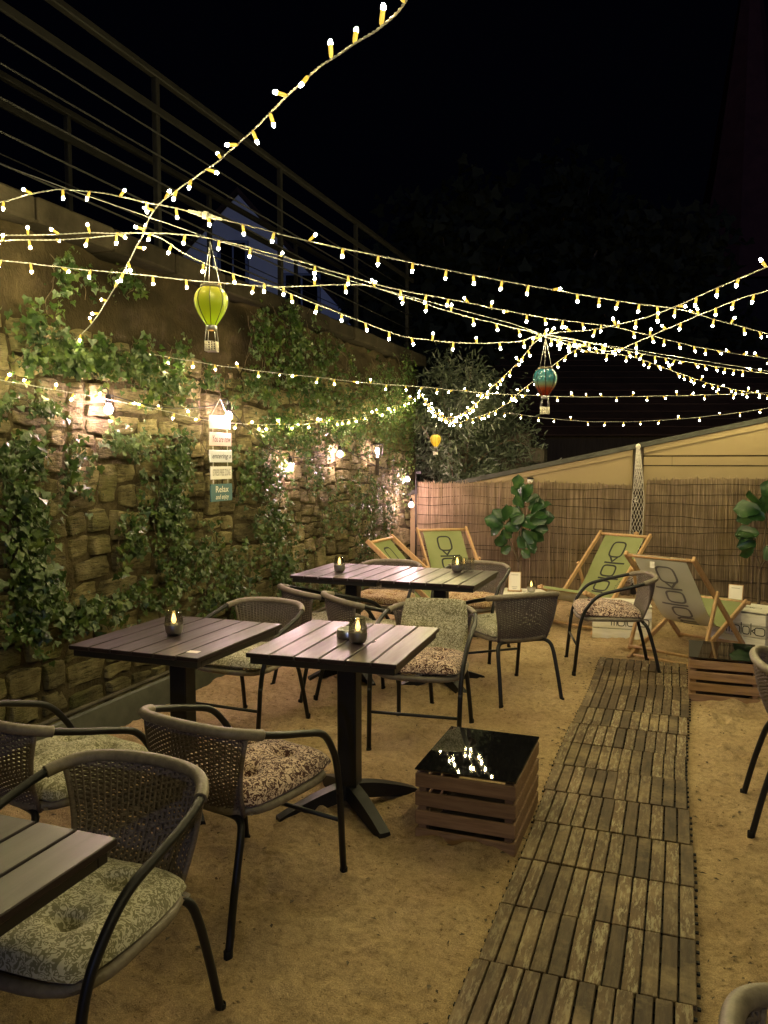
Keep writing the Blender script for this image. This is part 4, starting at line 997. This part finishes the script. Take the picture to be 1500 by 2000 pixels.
st1 = [([(0, 0, 0), (.005, 0, .2), (.0, 0, .42)], .017), ([(0, 0, .40), (-.06, -.02, .55), (-.13, -.02, .72), (-.17, -.03, .84)], .011), ([(0, 0, .41), (.01, 0, .6), (.03, 0, .8), (.06, 0, 1.1)], .012), ([(.0, 0, .42), (.06, .01, .58), (.10, 0, .72), (.17, -.02, .88)], .010)]
lv1 = [(-.17, .80, -1.5, .17), (-.17, .82, -.7, .19), (-.16, .78, -2.2, .17), (-.15, .76, 2.4, .13), (-.10, .80, .5, .16), (-.13, .70, -2.4, .15),
       (.0, .74, -1.2, .16), (.02, .80, -1.7, .18), (.03, .76, 2.9, .16), (.03, .82, 1.5, .2), (.06, .74, 2.2, .18), (.10, .70, 2.7, .17), (.12, .80, 1.8, .20), (.13, .84, 1.1, .2),
       (-.12, .64, -1.9, .15), (.09, .62, 2.5, .15), (-.10, .56, -2.2, .13), (.05, .54, 2.2, .13), (.0, 1.2, .1, .16), (-.16, .70, -2.6, .15), (.0, 1.12, -.2, .17), (-.14, .86, .2, .18), (-.20, .80, -1.1, .18), (-.08, .72, -1.9, .15), (.0, .68, 2.6, .15), (.14, .76, 2.3, .18), (.18, .86, 1.4, .2), (.2, .95, 1.0, .19), (.02, 1.1, -.7, .16), (.10, 1.12, .5, .16), (.04, .86, -.3, .17), (-.06, .82, .9, .17),
       (.15, .90, .7, .19), (.16, .92, 1.6, .17), (.06, 1.0, -.6, .16), (.05, 1.02, -1.2, .14), (.07, 1.06, .3, .17), (.06, 1.08, -.1, .19), (.09, 1.04, 1.0, .17), (.10, .98, 1.35, .21), (.05, .94, -1.6, .16), (.12, 1.0, .8, .15), (-.02, .90, -1.0, .17), (.08, .90, 2.0, .17)]
fig_plant('fig plant with big leaves in front of the reed fence, left of the net', Vector((fb.x, min(fb.y, FY - .2), 0)), lv1, st1, 3)
fb2 = P(1482, 1192)
lv2 = [(x * 1.4 - .02, z * (1.0 if z > .9 else .92), a, s * 1.12) for (x, z, a, s) in [(.05, 1.12, .1, .18), (.02, 1.08, -.9, .19), (.08, 1.1, .9, .18), (.0, 1.0, -1.5, .22), (-.02, .96, -1.9, .18), (.1, 1.0, 1.4, .2), (.05, .98, -.3, .18), (.03, .92, -1.2, .18), (.10, .9, 1.9, .18), (.0, .84, -1.65, .2), (-.03, .80, -1.4, .17), (.06, .84, 2.4, .16), (-.02, .74, -1.8, .17), (.08, .78, 1.2, .18), (.05, .72, 2.8, .15), (.14, .86, .6, .2), (.12, 1.04, .3, .2), (-.04, .70, -2.2, .14)]]
fig_plant('fig plant with drooping leaves at the right edge before the fence', Vector((fb2.x, fb2.y, 0)), lv2, [([(0, 0, 0), (-.01, 0, .25), (.0, 0, .45)], .016), ([(0, 0, .43), (-.05, 0, .6), (-.05, 0, .8)], .010), ([(0, 0, .44), (.03, 0, .7), (.05, 0, 1.1)], .011), ([(0, 0, .42), (.08, 0, .6), (.12, 0, .85)], .010)], 9)

# ================================================================== HANGING SIGNS ON THE WALL
s0 = PX(413, 815, WX + .20)
sign = thing('hanging_sign', 'string of five lettered boards hanging on the stone wall, lowest one teal reading Relax', 'sign', (s0.x, s0.y, 0))
def sign_z(py): return PX(430, py, WX + .20).z
yA, yB = PX(408, 900, WX + .20).y, PX(452, 900, WX + .20).y
wS = (yB - yA)
teal = simple('teal_paint', (.045, .115, .13), .6); M['teal_paint'] = teal
M['sign_white'] = noisy('sign_white', [(.3, (.62, .60, .55)), (.7, (.72, .70, .66))], 8, (1, 1, 5), rough=.7, bs=.15, bd=.001)
M['sign_pink'] = noisy('sign_pink', [(.3, (.66, .50, .48)), (.7, (.74, .58, .56))], 8, rough=.7, bs=.15, bd=.001)
M['sign_grey'] = noisy('sign_grey', [(.3, (.50, .53, .55)), (.7, (.60, .62, .64))], 8, rough=.7, bs=.15, bd=.001)
M['letter_cream'] = simple('letter_cream', (.70, .68, .58), .7)
rows = [(812, 838, 'sign_white', [], 'ink_back', .0, .0), (845, 871, 'sign_pink', [('You are now', .30, .3)], 'ink', .01, .0), (879, 903, 'sign_grey', [('entering a', .34, .35)], 'ink', .015, 0), (911, 936, 'sign_white', [('STRESS FREE ZONE', .23, 0)], 'ink_back', .02, 0), (945, 979, 'teal_paint', [('Relax', .44, 0), ('and enjoy', .24, .3)], 'letter_cream', .02, 0)]
for k, (pa_, pb_, mt, txt, ink, sh, _) in enumerate(rows):
    zt, zb = sign_z(pa_), sign_z(pb_); hgt = zt - zb; wd = wS * (.92 + .03 * (k % 3))
    b = MB().bbox((.0, yA - s0.y + wS / 2 + sh * .3, (zt + zb) / 2), (.010, wd, hgt), .002).build('board', mt, sign)
    zz = [(zt + zb) / 2] if len(txt) == 1 else [(zt + zb) / 2 + hgt * .18, (zt + zb) / 2 - hgt * .25]
    for (body, sc_, shr), z in zip(txt, zz):
        me = text_mesh(body, 1.0, shr, .004, .0); xs_ = [v.co.x for v in me.vertices]; wtx = max(xs_) - min(xs_); ys_ = [v.co.y for v in me.vertices]; htx = max(ys_) - min(ys_)
        fx = wd * (.84 if len(txt) == 1 else (.6 if body == 'Relax' else .62)) / wtx; fy = min(hgt * (.5 if len(txt) == 1 else .36) / htx, fx * 2.4)
        for v in me.vertices: v.co = Vector((v.co.x * fx, v.co.y * fy, 0))
        me.materials.clear(); me.materials.append(M[ink]); link('lettering', me, b, (.0068, yA - s0.y + wS / 2 + sh * .3, z), (R(90), 0, R(90)))
    if k:
        for s in (.18, .82): MB().tube([(0, yA - s0.y + wS * s, zt - .004), (0, yA - s0.y + wS * s, sign_z(rows[k-1][1]) + .004)], .0035, 5).build('link_cord', 'rope', sign)
zt = sign_z(812); ym = yA - s0.y + wS / 2
MB().tube([(0, ym - wS * .36, zt), (.004, ym, zt + .115), (0, ym + wS * .36, zt)], .0032, 5).build('hanger_cord', 'rope', sign)

# ================================================================== FAIRY LIGHTS
BS = .146
def bulb_mesh():
    mb = MB(); mb.lathe([(.0, .004), (.0022, .0), (.0048, -.004), (.0056, -.012), (.0056, -.031)], 8, mi=0)
    mb.lathe([(.0056, -.031), (.0058, -.034), (.0050, -.039), (.0028, -.0425), (.0, -.043)], 6, mi=1); return mb.mesh('bulb', ['led_sleeve', 'led_tip'])
bulb_me = bulb_mesh(); rl_ = random.Random(77)
def fairy(label, pts, up_share=.25, start=.03, step=BS):
    path = smooth_path(pts, 10); s = thing('fairy_lights', label, 'string lights', tuple(pts[0]), 0, 'strings of warm fairy lights'); o0 = Vector(pts[0])
    L_ = [0]
    for a, b in zip(path[:-1], path[1:]): L_.append(L_[-1] + (b - a).length)
    def at(d):
        lo, hi = 0, len(L_) - 1
        while hi - lo > 1:
            m = (lo + hi) // 2
            if L_[m] <= d: lo = m
            else: hi = m
        f = (d - L_[lo]) / max(1e-9, L_[hi] - L_[lo]); return path[lo].lerp(path[hi], min(1, f)), (path[hi] - path[lo]).normalized()
    mb = MB(); n = int(L_[-1] / .007); st = [[], []]
    for k in range(n + 1):
        p, t = at(L_[-1] * k / n); u = t.cross(Vector((0, 0, 1))).normalized(); w = t.cross(u); a = k * .007 / .045 * 2 * math.pi
        wob = Vector((mnoise.noise(p * 9), mnoise.noise(p * 9 + Vector((9, 0, 0))), mnoise.noise(p * 9 + Vector((0, 9, 0))))) * .003
        for q in (0, 1): st[q].append(p + wob + (u * math.cos(a + q * math.pi) + w * math.sin(a + q * math.pi)) * .0015)
    for q in (0, 1): mb.tube(st[q], .0018, 4)
    mb.build('cable', 'cable', s, True)
    d = start
    while d < L_[-1] - .01:
        p, t = at(d); dirn = Vector((rl_.gauss(0, .28), rl_.gauss(0, .28), -1)) if rl_.random() > up_share * 1.5 else Vector((rl_.gauss(0, .6), rl_.gauss(0, .6), rl_.uniform(-.3, 1)))
        dirn = (dirn - t * dirn.dot(t) * .5).normalized()
        link('bulb', bulb_me, s, p - o0, (-dirn).to_track_quat('Z', 'Y').to_euler()); d += step * rl_.uniform(.9, 1.1)
    return s
def pd(*a): return [PD(*q) for q in a]
sA_ = fairy('nearest fairy light string running steeply from top centre down to the ivy', [Vector((.9, -2.2, 2.7)), Vector((.45, -.6, 2.6))] + pd((905, -260, 1.2), (850, -95, 1.48), (803, -14, 1.68), (745, 50, 1.85), (600, 150, 2.2), (450, 295, 2.7), (310, 400, 3.25), (275, 465, 3.45), (222, 565, 3.85), (180, 630, 4.15), (145, 665, 4.3)), .5, .05, .135)
s1_ = fairy('highest of the long fairy light strings crossing from left to right', pd((-60, 410, 3.6), (0, 395, 3.55), (130, 370, 3.45), (310, 400, 3.3), (420, 425, 3.28), (600, 470, 3.25), (750, 502, 3.28), (975, 547, 3.5), (1215, 589, 3.9), (1330, 605, 4.15), (1400, 625, 4.3), (1500, 652, 4.6), (1640, 690, 5.0)), .25)
s2_ = fairy('second long fairy light string, passing just above the blue balloon lantern', pd((-60, 462, 3.7), (0, 460, 3.65), (280, 455, 3.5), (415, 467, 3.52), (590, 512, 3.6), (750, 559, 3.75), (865, 582, 3.95), (1070, 622, 4.4), (1200, 639, 4.7), (1350, 675, 5.1), (1445, 692, 5.45), (1500, 700, 5.6), (1640, 722, 6.1)), .25)
s3_ = fairy('fairy light string sagging lowest between the crossing and the blue lantern', pd((-60, 474, 3.72), (0, 470, 3.68), (160, 466, 3.6), (285, 456, 3.5), (360, 495, 3.52), (425, 525, 3.56), (520, 555, 3.65), (625, 597, 3.8), (750, 645, 4.0), (805, 660, 4.1), (910, 670, 4.28), (1010, 667, 4.42), (1070, 655, 4.5), (1200, 680, 4.95), (1275, 695, 5.2), (1375, 712, 5.7), (1500, 730, 6.3), (1620, 745, 6.8)), .12)
s4_ = fairy('fairy light string passing over the top of the green balloon lantern', pd((-60, 502, 3.8), (0, 508, 3.75), (150, 525, 3.72), (280, 537, 3.72), (400, 550, 3.76), (550, 560, 3.83), (700, 556, 3.92), (775, 575, 3.98), (890, 612, 4.15), (980, 635, 4.3), (1060, 655, 4.48), (1150, 687, 5.05), (1235, 697, 5.55), (1315, 725, 6.2), (1390, 750, 6.9), (1470, 767, 7.6), (1560, 778, 8.2)), .2)
s5_ = fairy('long low fairy light string from the wall ivy across the shrub to the right', pd((285, 690, 5.0), (470, 720, 5.3), (600, 735, 5.6), (720, 748, 5.9), (835, 757, 6.15), (940, 767, 6.4), (1030, 772, 6.6), (1140, 775, 6.8), (1250, 774, 7.0), (1350, 772, 7.15), (1500, 767, 7.4), (1620, 760, 7.6)), .3, .0, .15)
fairy('fairy light string draped along the face of the ivy wall', [PX(x, y, WX + .16) for x, y in ((-40, 733), (0, 742), (100, 760), (210, 780), (320, 802), (400, 820), (480, 828), (560, 829), (620, 826), (690, 817), (760, 800), (800, 781), (818, 772))], .3, .0, .15)
fairy('fairy light string from wall corner via the blue lantern to the upper right', pd((820, 770, 9.0), (845, 800, 8.3), (875, 816, 7.5), (915, 800, 6.7), (960, 757, 5.95), (1010, 710, 5.2), (1060, 657, 4.5), (1150, 645, 4.22), (1225, 630, 4.0), (1290, 610, 3.78), (1350, 585, 3.55), (1440, 545, 3.25), (1500, 520, 3.1), (1600, 470, 2.85)) + [Vector((1.55, 1.5, 2.55)), Vector((1.5, .5, 2.62)), Vector((.6, -.5, 2.5)), Vector((-.9, -1.0, 2.45)), Vector((-2.6, -.7, 2.7))], .3)
fairy('lowest fairy light string looping in front of the shrub at the corner', pd((822, 772, 9.0), (850, 812, 8.5), (890, 825, 7.9), (930, 815, 7.4), (980, 795, 6.8), (1020, 762, 6.35), (1060, 730, 5.95), (1105, 695, 5.55), (1145, 672, 5.2)), .3)
fairy('fairy light string crossing at right, second from the top at the right edge', pd((1062, 658, 4.52), (1120, 669, 4.8), (1190, 686, 4.9), (1250, 665, 4.65), (1315, 637, 4.35), (1385, 607, 4.05), (1450, 582, 3.8), (1500, 567, 3.65), (1600, 530, 3.4)) + [Vector((1.9, 2.2, 2.45)), Vector((2.2, .9, 2.55)), Vector((1.7, -.6, 2.5))], .3)
fairy('faint far fairy light string hung above the shed roof', [PY(x, y, 8.95) for x, y in ((985, 806), (1100, 820), (1200, 824), (1300, 820), (1400, 811), (1500, 797), (1620, 775))], .2, .0, .19)
fairy('short fairy light string bunched over the shrub behind the lowest loop', pd((822, 771, 9.05), (838, 790, 8.9), (858, 812, 8.7), (882, 820, 8.3), (910, 806, 7.8), (935, 785, 7.4), (960, 768, 7.0)), .4, .0, .11)
cn = thing('cable_connector', 'translucent plug joining two lengths of the highest fairy light string', 'connector', tuple(PD(400, 420, 3.285)))
dv = (PD(430, 428, 3.28) - PD(370, 413, 3.29)).normalized()
mb = MB(); mb.tube([dv * -.07, dv * -.03, dv * -.028, dv * -.006], [.006, .008, .0105, .0105], 8); mb.build('plug', 'plug', cn)
mb = MB(); mb.tube([dv * -.006, dv * .012], [.016, .016], 8); mb.build('ring', 'plug', cn)
mb = MB(); mb.tube([dv * .012, dv * .03, dv * .032, dv * .072], [.011, .011, .008, .006], 8); mb.build('socket', 'plug', cn)
def steel_wire(label, pts, r=.0022):
    o = MB(); 
    w = thing('support_wire', label, 'wire', tuple(pts[0]), 0, 'thin steel support wires'); o.tube(pts, r, 5).build('strand', 'wire', w, True)
steel_wire('thin steel wire above the green balloon lantern carrying the strings', pd((-60, 300, 3.9), (0, 320, 3.85), (135, 370, 3.75), (415, 467, 3.54), (700, 553, 3.95), (1000, 632, 4.45), (1062, 654, 4.52)))
steel_wire('thin steel wire between the blue lantern and the right edge', pd((1062, 654, 4.52), (1280, 690, 5.4), (1500, 725, 6.4), (1620, 742, 6.9)))

# ================================================================== BALLOON LANTERNS
def balloon(label, top, env, scale, hang, glow):
    b = thing('balloon_lantern', label, 'lantern', tuple(top), 0, 'solar hot-air balloon lanterns'); s = scale
    prof = [(.056, .0), (.072, -.012), (.089, -.04), (.095, -.072), (.090, -.105), (.073, -.145), (.05, -.18), (.034, -.203), (.028, -.214)]
    MB().lathe([(r * s, z * s) for r, z in prof], 32).build('envelope', env, b)
    for k in range(8):
        a = 2 * math.pi * k / 8 + .2; MB().tube([((r * s + .001) * math.cos(a), (r * s + .001) * math.sin(a), z * s) for r, z in prof], .0022 * s, 5).build('rib', 'black_plastic', b)
    MB().lathe([(.0, .016 * s), (.058 * s, .014 * s), (.062 * s, .0), (.058 * s, -.008 * s), (.045 * s, -.008 * s)], 24).build('solar_cap', 'concrete', b)
    MB().lathe([(.028 * s, -.208 * s), (.032 * s, -.212 * s), (.032 * s, -.234 * s), (.027 * s, -.238 * s)], 16).build('collar', 'wire', b)
    bk = MB(); z0, z1 = -.302 * s, -.354 * s; w = .030 * s
    for k in range(5): z = z0 + (z1 - z0) * k / 4; bk.tube([(w, w, z), (-w, w, z), (-w, -w, z), (w, -w, z)], .0035 * s, 5, closed=True)
    for i in range(5):
        q = -w + 2 * w * i / 4
        for (x, y) in ((q, w), (q, -w), (w, q), (-w, q)): bk.tube([(x, y, z0), (x, y, z1)], .003 * s, 4)
    bk.box((0, 0, z1), (2 * w, 2 * w, .003)); bk.build('basket', 'rope', b)
    for sx in (-1, 1):
        for sy in (-1, 1): MB().tube([(sx * .024 * s, sy * .024 * s, -.232 * s), (sx * w, sy * w, z0)], .0022 * s, 4).build('basket_chain', 'wire', b)
    for k in range(3):
        a = 2 * math.pi * k / 3 + .6; MB().tube([(.055 * s * math.cos(a), .055 * s * math.sin(a), .01), (0, 0, hang)], .0016, 4).build('chain', 'wire', b)
    fl = MB().lathe([(.0, -.200 * s), (.014 * s, -.19 * s), (.017 * s, -.165 * s), (.011 * s, -.135 * s), (.0, -.11 * s)], 10).build('flame', glow, b)
    return b
dG = 3.55; tg = PD(412, 562, dG); balloon('green glass hot-air balloon lantern hanging over the wall-side table', tg, 'balloon_green', 1.0 * (64 / 190) / (.19) * dG / 3.55 * .44, PD(412, 470, dG).z - tg.z, 'lantern_flame').rotation_euler = (0, 0, .3)
dB = 4.5; tb = PD(1065, 721, dB); M['lantern_dim'] = m_emit('lantern_dim', (1, .6, .3), .5); balloon('blue and red glass hot-air balloon lantern hanging from the string crossing', tb, 'balloon_blue', (46 / 1550 * dB) / .19, PD(1063, 660, dB).z - tb.z, 'lantern_dim')
dY = 8.6; ty = PD(851, 849, dY); balloon('small yellow balloon lantern hanging before the shrub in the corner', ty, 'balloon_yellow', (21 / 1550 * dY) / .19, .12, 'lantern_flame')

# ================================================================== WALL BULBS
def wall_bulb(label, px, py, out=.13):
    p = PX(px, py, WX + out); b = thing('wall_bulb', label, 'light bulb', (p.x, p.y, p.z), 0, 'lit bulbs along the stone wall')
    MB().lathe([(.0, .075), (.012, .075), (.016, .068), (.017, .03), (.014, .024), (.0, .024)], 12).build('socket', 'black_plastic', b)
    MB().lathe([(.010, .026), (.013, .018), (.0225, .0), (.0235, -.010), (.020, -.022), (.011, -.030), (.0, -.032)], 14).build('bulb', 'bulb_glow', b)
    MB().tube([(0, 0, .07), (-.01, .01, .10), (-.03, .02, .115), (-.09, .02, .10)], .004, 5).build('lead', 'black_plastic', b)
    return p
lp = [wall_bulb(*a) for a in (('leftmost lit bulb in the ivy of the stone wall', 212, 797, .14), ('lit bulb glaring in front of the top hanging board', 447, 811, .215), ('lit bulb low between signs and lantern on the wall', 567, 911, .13),
      ('lit bulb just left of the glowing wall lantern', 664, 886, .13), ('upper lit bulb at the wall end beside the pole', 796, 935, .18), ('lower lit bulb at the wall end beside the pole', 803, 985, .24))]
pts = []
for a, b in zip(lp[:-1], lp[1:]):
    for k in range(8):
        t = k / 8; q = a.lerp(b, t) + Vector((-.03, 0, .085 - .06 * math.sin(math.pi * t))); q.x = max(q.x, WX + .09); pts.append(q)
pts.append(lp[-1] + Vector((-.02, 0, .08)))
fc = thing('festoon_cable', 'dark cable linking the lit bulbs along the stone wall', 'cable', tuple(pts[0])); MB().tube(pts, .0035, 5).build('cable', 'black_plastic', fc, True)
p = PX(737, 880, WX + .16); wl = thing('wall_lantern', 'caged glowing lantern on a short grey stake against the stone wall', 'lantern', (p.x, p.y, p.z))
MB().lathe([(.0, .085), (.045, .08), (.062, .066), (.066, .06)], 16).build('cap', 'rail_steel', wl)
MB().lathe([(.058, .058), (.058, .0), (.05, -.05), (.034, -.075)], 16).build('glass_shade', 'glass', wl)
for k in range(8): a = 2*math.pi*k/8; MB().tube([(.062*math.cos(a), .062*math.sin(a), .06), (.061*math.cos(a), .061*math.sin(a), .0), (.052*math.cos(a), .052*math.sin(a), -.05), (.034*math.cos(a), .034*math.sin(a), -.078)], .0025, 4).build('cage_bar', 'rail_steel', wl)
MB().lathe([(.0, .03), (.014, .022), (.02, .0), (.014, -.022), (.0, -.03)], 12).build('bulb', 'bulb_glow', wl)
MB().tube([(0, 0, -.072), (0, 0, -.10), (0, 0, -.102), (0, 0, -.26)], [.036, .028, .019, .019], 12).build('stake', 'concrete', wl)
